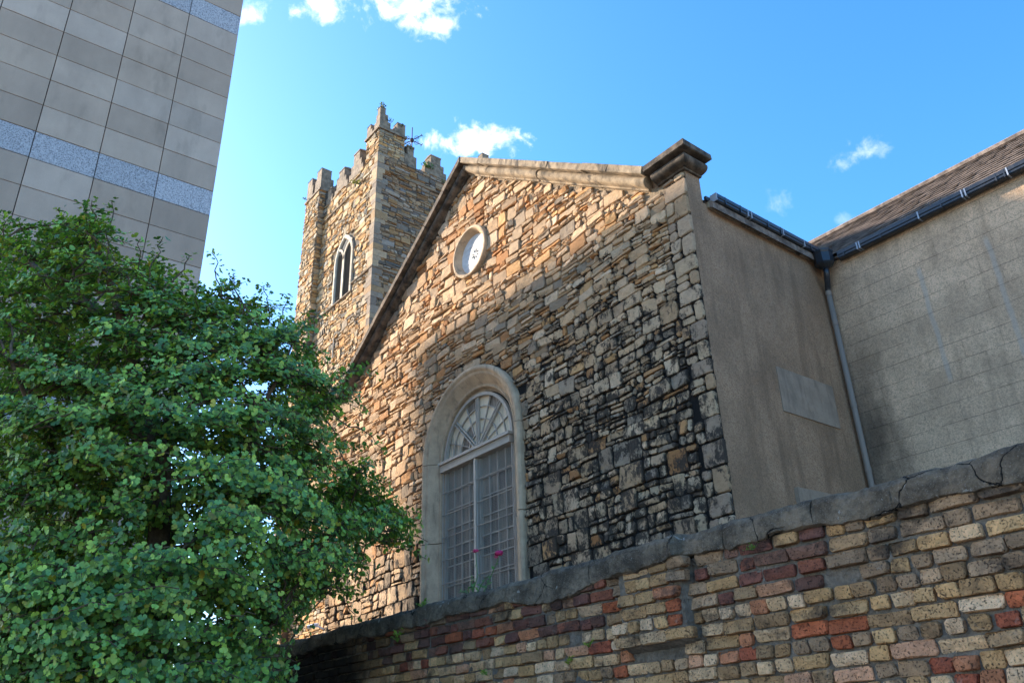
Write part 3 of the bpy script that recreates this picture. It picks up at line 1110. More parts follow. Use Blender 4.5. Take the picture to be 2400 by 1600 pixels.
mb.tube([(-11.4, RY, RZ + .03), (6, RY, RZ + .03)], .09, 8)
mb.build('ridge_tile', M['slate'], wr)

# gutters with clips, hopper, bend and downpipe
gp = [(0, 0), (.105, 0), (.125, .025), (.125, .06), (.14, .075), (.14, .145), (.128, .145), (.126, .08), (.11, .06), (.11, .03), (.10, .012), (.01, .012), (.01, .145), (0, .145)]
gut = MB()
gut.sweep([(XR + .05, y, 10.33) for y in (10.58, 11.5, 12.5, 13.72)], [(1, 0, 0)] * 4, [(0, 0, 1)] * 4, gp)
g1 = cpart(gut, 'gutter', M['gutter'])
mb = MB()
mb.box((XR + .045, 10.565, 10.325), (XR + .195, 10.58, 10.48))
mb.build('gutter_end', M['clip'], g1)
mb = MB()
mb.box((XR + .002, 10.45, 10.36), (XR + .05, 13.8, 10.44))
cpart(mb, 'fascia', M['gutter'])
mb = MB()
mb.box((XR + .002, 10.5, 10.22), (XR + .045, 13.8, 10.33))
cpart(mb, 'eaves_course', M['coping'])
for y in (10.82, 11.25, 11.46, 11.56, 12.05, 12.45, 12.52, 13.2, 13.42):
    mb = MB()
    mb.box((XR + .048, y - .012, 10.325), (XR + .194, y + .012, 10.479))
    mb.build('gutter_clip', M['clip'] if y in (11.46, 11.56, 12.52, 13.2) else M['gutter'], g1)
gut = MB()
gut.sweep([(x, YW - .06, 10.09) for x in (-6.95, -5, -2, 6)], [(0, -1, 0)] * 4, [(0, 0, 1)] * 4, gp)
g2 = cpart(gut, 'gutter', M['gutter'])
mb = MB()
mb.box((-7.0, YW - .058, 10.125), (6, YW - .002, 10.245))
cpart(mb, 'fascia', M['gutter'])
for x in (-6.82, -6.53, -6.48, -6.05, -5.3, -4.88, -4.50, -4.44, -3.92, -3.78, -3.73):
    mb = MB()
    mb.box((x - .011, YW - .204, 10.085), (x + .011, YW - .058, 10.239))
    mb.build('gutter_clip', M['clip'] if x in (-6.53, -6.48, -5.3, -4.50, -4.44, -3.73) else M['gutter'], g2)
# hopper: eight-sided box narrowing to its outlet
HX, HY = XR + .24, YW - .26
mb = MB()
rings = [(9.97, .06), (10.02, .15), (10.06, .185), (10.26, .185), (10.30, .20), (10.33, .20)]
vs, fs = [], []
for zz, r in rings:
    for k in range(8):
        t = math.pi * (k + .5) / 4
        vs.append((HX + r * math.cos(t), HY + r * math.sin(t), zz))
for i in range(len(rings) - 1):
    for k in range(8):
        fs.append((i * 8 + k, i * 8 + (k + 1) % 8, i * 8 + 8 + (k + 1) % 8, i * 8 + 8 + k))
fs += [tuple(range(7, -1, -1)), tuple(40 + k for k in range(8))]
mb.add(vs, fs)
hp = cpart(mb, 'hopper', M['gutter'])
mb = MB()
PX, PY = XR + .10, YW - .10
mb.tube([(HX, HY, 10.0), (HX, HY, 9.86), (HX - .02, HY + .02, 9.80), (PX + .03, PY - .03, 9.66), (PX, PY, 9.60), (PX, PY, 9.50)], [.055, .055, .058, .058, .055, .055], 12)
mb.build('swan_neck', M['gutter'], hp, smooth=True)
mb = MB()
mb.tube([(PX, PY, 9.54), (PX, PY, 6.0), (PX, PY, .1)], .052, 14)
dp = cpart(mb, 'downpipe', M['pipe'], smooth=True)
for zz in (9.52, 8.87, 7.18, 5.95, 4.3, 2.4):
    mb = MB()
    mb.tube([(PX, PY, zz - .05), (PX, PY, zz + .05)], .060, 14)
    mb.build('pipe_collar', M['pipe'], dp)
# cement patch and ledge on the side wall
mb = MB()
mb.prism([(11.71, 6.63), (13.38, 6.65), (13.39, 7.47), (11.72, 7.45)], (XR, 0, 0), (0, 1, 0), (0, 0, 1), (1, 0, 0), -.01, .018)
cpart(mb, 'cement_panel', M['patch'])['label'] = 'smooth grey cement panel set into the rendered wall'
mb = MB()
mb.prism([(11.61, 5.05), (12.9, 5.05), (12.9, 5.34), (11.61, 5.30)], (XR, 0, 0), (0, 1, 0), (0, 0, 1), (1, 0, 0), -.01, .07)
cpart(mb, 'stone_ledge', M['patch'])

# ------------------------------------------------------------------ the tower
TX0, TX1, TY0, TY1 = -28.40, -22.65, 12.0, 17.9
tower = empty('church_tower', (-25.5, 15, 0), 'square rubble stone church tower with stepped battlements and corner turrets', 'tower')
TM = Matrix.Translation((25.5, -15, 0))


def tpart(mb, name, mat, parent=None, smooth=False):
    o = mb.build(name, mat, parent or tower, smooth)
    if parent is None:
        o.matrix_basis = TM
    return o


rng = random.Random(23)
mb = MB()
mb.box((TX0, TY0, 0), (TX1, TY1, 22.15))
tw = tpart(mb, 'tower_wall', M['tower_mortar'])


def tower_colour(P, r):
    q = r.random()
    if q < .20:
        c = r.choice([(.46, .27, .12), (.42, .24, .11), (.50, .32, .16)])
    elif q < .45:
        c = r.choice([(.27, .23, .19), (.22, .20, .175), (.31, .27, .22), (.25, .24, .23)])
    elif q < .58:
        c = r.choice([(.52, .45, .36), (.48, .42, .35)])
    else:
        c = r.choice([(.50, .37, .23), (.46, .34, .22), (.53, .40, .27), (.42, .31, .20)])
    k = r.uniform(.8, 1.15)
    return (c[0] * k * 1.08, c[1] * k * .95, c[2] * k * .76)


WX, WB, WT, WH = -24.88, 16.85, 18.55, .66      # belfry window: centre, sill, springing, half width
in_win = lambda x, z, m_=.0: abs(x - WX) < WH + m_ and WB - m_ < z < WT + 1.05 * math.sqrt(max(0, 1 - ((x - WX) / (WH + .1)) ** 2)) + m_
front = []
for p in rubble(TX0 + 1.32, TX1 - .02, 4.0, 22.2, (.20, .36), (.22, .56), .14, .009, rng, (2, 3), .03):
    cx, cz = sum(q[0] for q in p) / len(p), sum(q[1] for q in p) / len(p)
    if in_win(cx, cz, .07) or any(in_win(a, b, .02) for a, b in p):
        continue
    front.append(p)
seen_t = lambda px, py: (py < 870 and px < 885 - .0 and py < 366 + (1083 - px) * 1.95)
lay_pieces(front, (0, TY0, 0), (1, 0, 0), (0, -1, 0), M['tower_stone'], tw, 'stone', 'smaller_stones', tower_colour, rng, 150,
           proud=(.012, .06), rough=.009, seen=seen_t)
flank = rubble(TY0 + .02, TY1, 14.0, 22.2, (.18, .34), (.26, .66), .10, .009, rng, (2, 3), .03)
lay_pieces(flank, (TX1, 0, 0), (0, 1, 0), (1, 0, 0), M['tower_stone'], tw, 'stone', 'smaller_stones', lambda P, r: (lambda c: (c[0] * .66, c[1] * .68, c[2] * .78))(tower_colour(P, r)), rng, 110,  # flank turned from the sun: its shade is multiplied into the stone colours
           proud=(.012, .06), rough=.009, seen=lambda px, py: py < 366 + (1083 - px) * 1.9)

# turrets at the corners: shaft, string course, merlons
def stepped(mb, a, b, z0, steps, axis, lo, hi, cap=.10):
    """a stepped merlon along axis between a and b; steps = [(inset, height)...], thickness lo..hi on the other axis"""
    z = z0
    for ins, h in steps:
        aa, bb = a + ins, b - ins
        if axis == 'x':
            mb.box((aa, lo, z + .002), (bb, hi, z + h))
        else:
            mb.box((lo, aa, z + .002), (hi, bb, z + h))
        z += h
    # weathered cap
    ins = steps[-1][0]
    aa, bb = a + ins - .02, b - ins + .02
    if axis == 'x':
        mb.prism([(lo - .02, z), (hi + .02, z), (hi + .02, z + .05), ((lo + hi) / 2, z + cap), (lo - .02, z + .05)], (0, 0, 0), (0, 1, 0), (0, 0, 1), (1, 0, 0), aa, bb)
    else:
        mb.prism([(lo - .02, z), (hi + .02, z), (hi + .02, z + .05), ((lo + hi) / 2, z + cap), (lo - .02, z + .05)], (0, 0, 0), (1, 0, 0), (0, 0, 1), (0, 1, 0), aa, bb)


BLK = plain_stone('battlement_stone', (.23, .17, .115), .35, .6, 6.0, bump=.9, streak=False)
M['battlement'] = BLK
turrets = [(TX1 - .98, TX1 + .03, TY0 - .03, TY0 + 1.1, 23.30), (TX0 - .03, TX0 + 1.30, TY0 - .26, TY0 + 1.1, 23.0),
           (TX1 - 1.0, TX1 + .03, TY1 - 1.05, TY1 + .03, 23.75), (TX0 - .03, TX0 + 1.1, TY1 - 1.05, TY1 + .03, 23.0)]
for k, (x0, x1, y0, y1, zs) in enumerate(turrets):
    mb = MB()
    zlow = 4.0 if k == 1 else 21.9
    mb.box((x0, y0, zlow), (x1, y1, zs))
    if k == 0:                                   # the corner shaft stands a little proud of the flank
        mb = MB()
        mb.box((x0, TY0 + .002, 22.1), (x1 - .012, y1, zs))
    tt = tpart(mb, 'turret', M['tower_mortar'])
    if k < 2:
        fr = rubble(x0, x1, 4.0 if k == 1 else 22.15, zs - .02, (.18, .32), (.2, .5), .16, .008, rng, (2, 3), .01)
        lay_pieces(fr, (0, y0 if k == 1 else TY0, 0), (1, 0, 0), (0, -1, 0), M['tower_stone'], tt, 'stone', 'smaller_stones', tower_colour, rng, 36 if k else 20,
                   proud=(.012, .05), rough=.008, seen=lambda px, py: py < 760)
        sd = rubble(y0, y1 if k == 0 else TY0, 16.0 if k == 1 else 22.15, zs - .02, (.16, .3), (.2, .5), .16, .008, rng, (2, 3), .01)
        lay_pieces(sd, (x1 - (.012 if k == 0 else 0), 0, 0), (0, 1, 0), (1, 0, 0), M['tower_stone'], tt, 'stone', 'smaller_stones', tower_colour, rng, 14 if k == 0 else 0,
                   proud=(.012, .04), rough=.008, seen=lambda px, py: py < 760)
    mb = MB()
    mb.box((x0 - .06, y0 - .06, zs), (x1 + .06, y1 + .06, zs + .10))
    mb.build('string_course', M['battlement'], tt)
    zt = zs + .10
    # one merlon at each corner of the turret, each stepped
    for (cx, cy, hgt) in ((x0, y0, 0), (x1, y0, 1), (x0, y1, 0), (x1, y1, 0)):
        mb = MB()
        wx, wy = .42 * (x1 - x0), .42 * (y1 - y0)
        xa, xb = (cx, cx + wx) if cx == x0 else (cx - wx, cx)
        ya, yb = (cy, cy + wy) if cy == y0 else (cy - wy, cy)
        near = (k == 0 and hgt)
        h1, h2 = (.36, .32) if near else (.62, .42) if k == 1 else (.30, .26)
        mb.box((xa, ya, zt - .002), (xb, yb, zt + h1))
        sx_ = (xa + (.0 if cx == x0 else .12), xb - (.12 if cx == x0 else 0))
        sy_ = (ya + (.0 if cy == y0 else .12), yb - (.12 if cy == y0 else 0))
        mb.box((sx_[0], sy_[0], zt + h1), (sx_[1], sy_[1], zt + h1 + h2))
        zc = zt + h1 + h2
        if near:
            sx_ = (sx_[0] + .10, sx_[1])
            sy_ = (sy_[0], sy_[1] - .12)
            mb.box((sx_[0], sy_[0], zc), (sx_[1], sy_[1], zc + .28))
            zc += .28
        mx_, my_ = (sx_[0] + sx_[1]) / 2, (sy_[0] + sy_[1]) / 2
        mb.add([(sx_[0] - .015, sy_[0] - .015, zc), (sx_[1] + .015, sy_[0] - .015, zc), (sx_[1] + .015, sy_[1] + .015, zc), (sx_[0] - .015, sy_[1] + .015, zc), (mx_, my_, zc + .13)],
               [(0, 1, 4), (1, 2, 4), (2, 3, 4), (3, 0, 4), (3, 2, 1, 0)])
        mb.build('merlon', M['battlement'], tt)
    # low parapet between the merlons
    mb = MB()
    mb.box((x0 + .05, y0 + .001, zt), (x1 - .05, y0 + .28, zt + .10))
    mb.box((x1 - .28, y0 + .05, zt), (x1 - .001, y1 - .05, zt + .10))
    mb.build('turret_parapet', M['battlement'], tt)
# battlements between the turrets
for a, b, st in ((-26.98, -26.42, [(0, .36), (.12, .34)]), (-26.22, -25.12, [(0, .30), (.15, .32), (.32, .42)]), (-24.98, -23.86, [(0, .32), (.15, .34), (.32, .46)])):
    mb = MB()
    stepped(mb, a, b, 22.15, st, 'x', TY0 - .01, TY0 + .40)
    tpart(mb, 'merlon', M['battlement'])
for a, b, st in ((13.12, 13.66, [(0, .5), (.13, .40)]), (14.05, 15.05, [(0, .32), (.12, .30), (.27, .32)]), (15.45, 16.45, [(0, .36), (.12, .34), (.27, .36)])):
    mb = MB()
    stepped(mb, a, b, 22.15, st, 'y', TX1 - .40, TX1 + .01)
    tpart(mb, 'merlon', M['battlement'])
for a, b in ((-26.6, -25.6), (-24.9, -23.9)):
    mb = MB()
    stepped(mb, a, b, 22.15, [(0, .36), (.12, .34), (.27, .36)], 'x', TY1 - .40, TY1 + .01)
    tpart(mb, 'merlon', M['battlement'])
# string courses
sprof = [(0, 0), (.09, .02), (.10, .06), (.02, .13), (0, .13)]
for pts, As in (([(-27.1, TY0, 21.30), (-24.0, TY0, 21.30)], [(0, -1, 0)] * 2), ([(TX1, 13.15, 21.34), (TX1, 17.0, 21.34)], [(1, 0, 0)] * 2),
                ([(-24.1, TY0, 17.08), (TX1, TY0, 17.08), (TX1, 17.9, 17.08)], [(0, -1, 0), (1, -1, 0), (1, 0, 0)]),
                ([(-27.1, TY0, 16.78), (-24.1, TY0, 16.78)], [(0, -1, 0)] * 2)):
    mb = MB()
    mb.sweep(pts, As, [(0, 0, 1)] * len(pts), sprof)
    tpart(mb, 'string_course', M['battlement'])
# pale dressed stones up the near corner
z = 14.2
while z < 22.1:
    h = rng.uniform(.14, .36)
    a, b = rng.uniform(.16, .42), rng.uniform(.16, .5)
    mb = MB()
    d = rng.uniform(.058, .07)
    mb.box((TX1 - a, TY0 - d, z + .008), (TX1 + d, TY0 + b, min(z + h, 22.14)))
    tpart(mb, 'quoin', M['tower_stone']).data.attributes['col'].data.foreach_set('color', np.tile(np.array([*rng.choice([(.40, .28, .17), (.27, .20, .14), (.46, .31, .18), (.22, .165, .12), (.36, .22, .11), (.31, .23, .16)]), 0], np.float32), 8))
    z += h
# belfry window: two pointed lights with louvres
bw = empty('belfry_window', (0, 0, 0))
bw.parent = tower
bw.matrix_basis = TM
AH = 1.02


def pointed(half, rise, x, z, n=10):
    """two arcs meeting in a point: list of (x, z) from the springing on one side to the other"""
    R = (half * half + rise * rise) / (2 * half)
    res = []
    for i in range(n + 1):
        a = math.asin(min(1, rise / R)) * i / n
        res.append((x - half + R - R * math.cos(a), z + R * math.sin(a)))
    left = res
    right = [(2 * x - a, b) for a, b in reversed(res[:-1])]
    return left + right


pth = [(WX - WH, WB + (WT - WB) * i / 6) for i in range(6)] + pointed(WH, AH, WX, WT) + [(WX + WH, WT - (WT - WB) * (i + 1) / 6) for i in range(6)]
for i in range(0, len(pth) - 1):
    p, q = pth[i], pth[i + 1]
    d = Vector((q[0] - p[0], 0, q[1] - p[1])).normalized()
    nrm = Vector((d.z, 0, -d.x))
    mb = MB()
    P0, P1 = Vector((p[0], TY0, p[1])) + d * .004, Vector((q[0], TY0, q[1])) - d * .004
    mb.sweep([P0, P1], [nrm, nrm], [(0, -1, 0)] * 2, [(-.07, .02), (-.07, .075), (.03, .085), (.07, .06), (.15, -.10), (-.07, -.10)])
    mb.build('window_surround', M['pale_stone'], bw)
mb = MB()
mb.prism(pth, (0, TY0 - .012, 0), (1, 0, 0), (0, 0, 1), (0, -1, 0), 0, .004)
mb.build('window_opening', M['black'], bw)
for z0, z1 in ((WB, 17.3), (17.3, 17.75), (17.75, 18.2), (18.2, WT)):
    mb = MB()
    mb.box((WX - .075, TY0 - .07, z0 + .004), (WX + .075, TY0 - .004, z1 - .004))
    mb.build('mullion', M['pale_stone'], bw)
for sx in (-1, 1):
    arc = [(WX + sx * (.075 + .0), WT)]
    mb = MB()
    pts = [(WX + sx * (.30 - .30 * math.cos(t)) * 1.0, WT + .78 * math.sin(t)) for t in [math.pi / 2 * i / 8 for i in range(9)]]
    pts = [(WX + sx * .62 * (i / 8) ** 1.6 if False else WX - sx * .0 + sx * (.60 * (1 - math.cos(math.pi / 2 * i / 8))), WT + .62 * math.sin(math.pi / 2 * i / 8)) for i in range(9)]
    for i in range(8):
        mb.bar((pts[i][0], TY0 - .045, pts[i][1]), (pts[i + 1][0], TY0 - .045, pts[i + 1][1]), .09, .05)
    mb.build('tracery', M['pale_stone'], bw)
    zz = WB + .08
    while zz < WT + .35:
        xa, xb = (WX + .075, WX + WH - .13) if sx > 0 else (WX - WH + .13, WX - .075)
        mb = MB()
        mb.bar((xa, TY0 - .035, zz), (xb, TY0 - .035, zz), .008, .04, up=(0, -.6, -.5))
        mb.build('louvre', M['louvre'], bw)
        zz += .085
mb = MB()
mb.prism([(-.05, 0), (.05, 0), (.05, .75), (0, .86), (-.05, .75)], (-25.2, TY0 - .075, 14.55), (1, 0, 0), (0, 0, 1), (0, -1, 0), 0, .006)
tpart(mb, 'slit_opening', M['black'])

# weather vane on the tower roof
vx, vy, v0 = -24.75, 14.68, 22.1
mb = MB()
mb.tube([(vx, vy, v0), (vx, vy, 26.15)], [.035, .022], 8)
vane = empty('weather_vane', (vx, vy, v0), 'rusty iron weather vane with crossed arms on the church tower', 'weather vane')
VM = Matrix.Translation((-vx, -vy, -v0))
o = mb.build('pole', M['vane'], vane)
o.matrix_basis = VM
hub = Vector((vx, vy, 25.45))
mb = MB()
mb.tube([hub - Vector((0, 0, .12)), hub - Vector((0, 0, .06)), hub + Vector((0, 0, .06)), hub + Vector((0, 0, .12))], [.03, .085, .085, .03], 10)
mb.build('hub', M['vane'], vane).matrix_basis = VM
cr, cu = Vector((.61, .79, 0)), Vector((0, 0, 1))
for t in (32, 148, 212, 328):
    d = cr * math.cos(math.radians(t)) + cu * math.sin(math.radians(t))
    mb = MB()
    mb.tube([hub + d * .05, hub + d * .50], .020, 6)
    tip = hub + d * .50
    sd = cr * -math.sin(math.radians(t)) + cu * math.cos(math.radians(t))
    mb.tube([tip - sd * .08, tip, tip + sd * .08], .015, 5)
    mb.build('arm', M['vane'], vane).matrix_basis = VM
    mb = MB()
    mid = hub + cr * (.2 * (1 if math.cos(math.radians(t)) > 0 else -1)) + cu * (.14 * (1 if math.sin(math.radians(t)) > 0 else -1))
    mb.tube([mid + cr * .09 * math.cos(a) + cu * .09 * math.sin(a) for a in [k * .62 for k in range(11)]], .012, 5)
    mb.build('scroll', M['vane'], vane).matrix_basis = VM

# ------------------------------------------------------------------ the office building
OA = math.radians(-1.37)
ofn = Vector((math.cos(-OA), -math.sin(-OA), 0))
oft = Vector((math.sin(-OA), math.cos(-OA), 0))
office = empty('office_building', ofn * -14.0, 'modern office building clad in brown stone panels with pale granite bands', 'building', rz=OA)
mb = MB()
mb.box((-15.2, -5.2, 0), (-.045, 3.485, 17.35))
mb.build('building_core', M['office_core'], office)
rng = random.Random(4)
ys = [3.514 - 1.036 * i for i in range(9)]
zs = []
z = 11.036 - 7 * .588 - .56 - 10 * .588
kind = []
for band in range(3):
    for r in range(7 if band else 10):
        zs.append((z, z + .588, False, r % 2))
        z += .588
    zs.append((z, z + .56, True, 0))
    z += .56
while z < 16.8:
    zs.append((z, z + .588, False, 0))
    z += .588


def panel_mesh(w_, h_, mat):
    me = bpy.data.meshes.new('panel')
    b_ = .006
    vs = []
    for x, ins in ((-.05, 0), (-b_, 0), (0, b_)):
        vs += [(x, -w_ / 2 + ins, -h_ / 2 + ins), (x, w_ / 2 - ins, -h_ / 2 + ins), (x, w_ / 2 - ins, h_ / 2 - ins), (x, -w_ / 2 + ins, h_ / 2 - ins)]
    fs = [(8, 9, 10, 11)]
    for k in range(2):
        fs += [(k * 4 + i, k * 4 + (i + 1) % 4, k * 4 + 4 + (i + 1) % 4, k * 4 + 4 + i) for i in range(4)]
    me.from_pydata(vs, [], fs)
    me.materials.append(mat)
    return me


pm = {}
for i in range(8):
    for z0, z1, gran, odd in zs:
        ga = .006 if odd else .011
        ht = round(z1 - z0 - ga, 4)
        key = (ht, gran)
        if key not in pm:
            pm[key] = panel_mesh(1.036 - .013, ht, M['office_granite'] if gran else M['office_panel'])
        yc, zc = (ys[i] + ys[i + 1]) / 2, (z0 + z1) / 2
        k = rng.uniform(.90, 1.08)
        col = (k, k, k * 1.02) if gran else tuple(v * k for v in rng.choice([(.46, .33, .24), (.42, .295, .21), (.485, .355, .265), (.44, .31, .22)]))
        link_mesh('granite_panel' if gran else 'stone_panel', pm[key], office,
                  Matrix.Translation((rng.uniform(-.002, .002), yc, zc)) @ Matrix.Rotation(rng.uniform(-.0015, .0015), 4, 'Z'), col)
# return of the cladding round the far corner
mb = MB()
for z0, z1, gran, odd in zs:
    if z1 > 0.1:
        mb.box((-15.1, 3.488, z0 + .006), (-.055, 3.508, z1 - .006))
rt = mb.build('return_cladding', M['office_panel'], office)
rt['kind'] = 'stuff'
rt.color = (.40, .33, .28, 1)

# ------------------------------------------------------------------ the brick boundary wall
YB0 = 4.0
bwall = empty('brick_wall', (-5, YB0, 0), 'old mixed brick boundary wall with rough cement coping in front of the church', 'wall')
BM = Matrix.Translation((5, -YB0, 0))


def bpart(mb, name, mat, parent=None, smooth=False):
    o = mb.build(name, mat, parent or bwall, smooth)
    if parent is None:
        o.matrix_basis = BM
    return o


rng = random.Random(77)
CTOP, CBOT, PITCH = 2.785, 2.635, .0775


def wall_off(x, z):
    """how far the face stands forward of the plane: a worn pier and a general bulge"""
    p = 0.0
    if -3.93 < x < -3.36 and z > 2.16:
        p = .075
    return p + .012 * math.sin(x * 1.3 + z * 2) + .008 * math.sin(x * 3.7)


nx = 480
mb = MB()
vs, fs = [], []
zr = [0.0, .5, 1.0, 1.4] + [1.4 + .03 * i for i in range(1, 42)]
xr = [-13.9 + (3.0 + 13.9) * i / nx for i in range(nx + 1)]
for x in xr:
    for z in zr:
        vs.append((x, YB0 + .006 - wall_off(x, z) + rng.uniform(-.006, .006) - .009 * max(0, math.sin(x * 5.1 + z * 9) * math.sin(x * 2.3 - z * 7 + 1)), z))
nz = len(zr)
for i in range(nx):
    for k in range(nz - 1):
        fs.append((i * nz + k, (i + 1) * nz + k, (i + 1) * nz + k + 1, i * nz + k + 1))
mb.add(vs, fs)
mb.box((-13.9, YB0 + .06, 0), (3, YB0 + .34, 2.64))
bpart(mb, 'mortar_bed', M['brick_mortar'])

YEL = [(.52, .30, .125), (.45, .265, .115), (.56, .34, .15), (.40, .235, .105), (.35, .215, .105), (.49, .30, .135)]
CRM = [(.62, .40, .21), (.66, .44, .25), (.58, .37, .19)]
RED = [(.22, .085, .055), (.18, .080, .056), (.25, .09, .05), (.16, .080, .055), (.19, .10, .065)]
ORG = [(.42, .12, .05), (.46, .19, .09), (.36, .10, .05), (.54, .28, .15)]
GRY = [(.36, .225, .12), (.30, .195, .11), (.40, .255, .14)]


def brick_colour(x, row, r):
    q = r.random()
    if row < 4 and -7.3 < x < -2.45 and not (-3.98 < x < -3.30):
        c = r.choice(RED) if q < .55 else r.choice(ORG) if q < .62 else r.choice(GRY + YEL)
    elif x > -2.5 and row < 5:
        c = r.choice(GRY) if q < .6 else r.choice(YEL) if q < .93 else r.choice(CRM)
    elif 4 <= row < 7:
        c = r.choice(CRM) if q < .45 else r.choice(YEL) if q < .88 else r.choice(ORG)
    else:
        c = r.choice(YEL) if q < .42 else r.choice(CRM) if q < .64 else r.choice(GRY) if q < .90 else r.choice(ORG)
    k = r.uniform(.82, 1.22)
    return (c[0] * k * 1.15, c[1] * k * 1.05, c[2] * k * 1.03)


# a stock of brick shapes shared by the single bricks
def brick_shape(L, H):
    poly = rough_rect(-L / 2, L / 2, -H / 2, H / 2, .001, rng, .0048, (.004, .016))
    return piece(poly, rng, .021, .007, .006, .03, .005)


stock = {}
for kind_, L in (('header', .105), ('stretcher', .215), ('bat', .155)):
    stock[kind_] = []
    for k in range(9):
        vs, fs = brick_shape(L, .068)
        me = bpy.data.meshes.new('brick')
        me.from_pydata([(v[0], -v[2], v[1]) for v in vs], [], fs)
        me.materials.append(M['brick'])
        stock[kind_].append((me, [(v[0], -v[2], v[1]) for v in vs], fs))
bricks = []
row = 0
z = CBOT + .02
while z > .15:
    zc = z - PITCH / 2
    x = -13.8 + rng.uniform(0, .2)
    headers = row in (4, 7, 10, 13, 16) or row % 4 == 1 and row > 16
    while x < 2.9:
        pat = rng.random()
        kd = ('header' if pat < .82 else 'bat') if headers else ('stretcher' if pat < .45 else 'bat' if pat < .75 else 'header')
        L = {'header': .105, 'stretcher': .215, 'bat': .155}[kd] * rng.uniform(.93, 1.05)
        xc = x + L / 2
        zz = zc + .010 * math.sin(xc * .8 + row * .15) + rng.uniform(-.004, .004)
        miss = rng.random() < .008 or (-3.9 < xc < -3.45 and 2.10 < zz < 2.17)
        if not miss:
            px, py, dep = project((xc, YB0, zz))
            ins = -60 < px < 2440 and py < 1640
            bricks.append((dep if ins else 1e9, kd, L, xc, zz, row))
        x += L + rng.uniform(.005, .014)
    z -= PITCH * rng.uniform(.97, 1.03)
    row += 1
bricks.sort(key=lambda b: b[0])
rest = MB()
for i, (dep, kd, L, xc, zz, row) in enumerate(bricks):
    me, vs, fs = rng.choice(stock[kd])
    base = {'header': .105, 'stretcher': .215, 'bat': .155}[kd]
    mt4 = Matrix.Translation((xc, YB0 - wall_off(xc, zz) + rng.uniform(-.007, .013), zz)) @ Matrix.Rotation(rng.uniform(-.022, .022), 4, 'Y') @ \
        Matrix.Rotation(rng.uniform(-.03, .03), 4, 'Z') @ Matrix.Diagonal((L / base * rng.choice((1, -1)), 1, rng.uniform(.93, 1.04), 1))
    col = brick_colour(xc, row, rng)
    if i < 300 and dep < 1e8:
        link_mesh('brick', me, bwall, BM @ mt4, col)
    else:
        rest.add([mt4 @ Vector(v) for v in vs], fs, col)
o = bpart(rest, 'farther_bricks', M['brick_mass'])
o['kind'] = 'stuff'

# cement coping in lengths, rounded on top, ragged below
def hashn(x, s):
    return math.sin(x * 12.9898 + s * 78.233) * .5 + math.sin(x * 4.37 + s * 3.1) * .5


cuts = [-13.9, -11.4, -8.35, -5.12, -4.20, -3.05, -2.46, -2.02, -1.2, 3.0]
for ci in range(len(cuts) - 1):
    xa, xb = cuts[ci] + .003, cuts[ci + 1] - .003
    n = max(4, int((xb - xa) / .03))
    mb = MB()
    pts, vs, fs = [], [], []
    thick = .05 if ci == 3 else 0
    K = 12
    for i in range(n + 1):
        x = xa + (xb - xa) * i / n
        bot = CBOT - .012 + .018 * hashn(x * .6, 1) + .010 * hashn(x * 2.1, 2) + rng.uniform(-.004, .004)
        if ci == 3:                              # here the cement has fallen away in a sag
            bot -= .06 * max(0, math.sin((x - xa) / (xb - xa) * math.pi)) ** .7
        top = CTOP + .010 * hashn(x * .9, 4) + rng.uniform(-.004, .004)
        f = YB0 - .045 - .012 * hashn(x * 2.3, 5) - wall_off(x, 2.6)
        prof = [(f + .03, bot), (f + .004, bot + .008), (f, bot + .03), (f + .002, (bot + top) / 2), (f + .006, top - .045), (f + .025, top - .018),
                (f + .07, top), (YB0 + .17, top + .02), (YB0 + .33, top + .005), (YB0 + .38, top - .05), (YB0 + .38, bot), (YB0 + .2, bot)]
        for a, b in prof:
            vs.append((x + rng.uniform(-.005, .005), a + rng.uniform(-.004, .004), b + rng.uniform(-.0035, .0035)))
    for i in range(n):
        for k in range(K):
            k2 = (k + 1) % K
            fs.append((i * K + k, i * K + k2, (i + 1) * K + k2, (i + 1) * K + k))
    fs += [tuple(range(K - 1, -1, -1)), tuple(n * K + k for k in range(K))]
    mb.add(vs, fs)
    bpart(mb, 'coping', M['cement'])

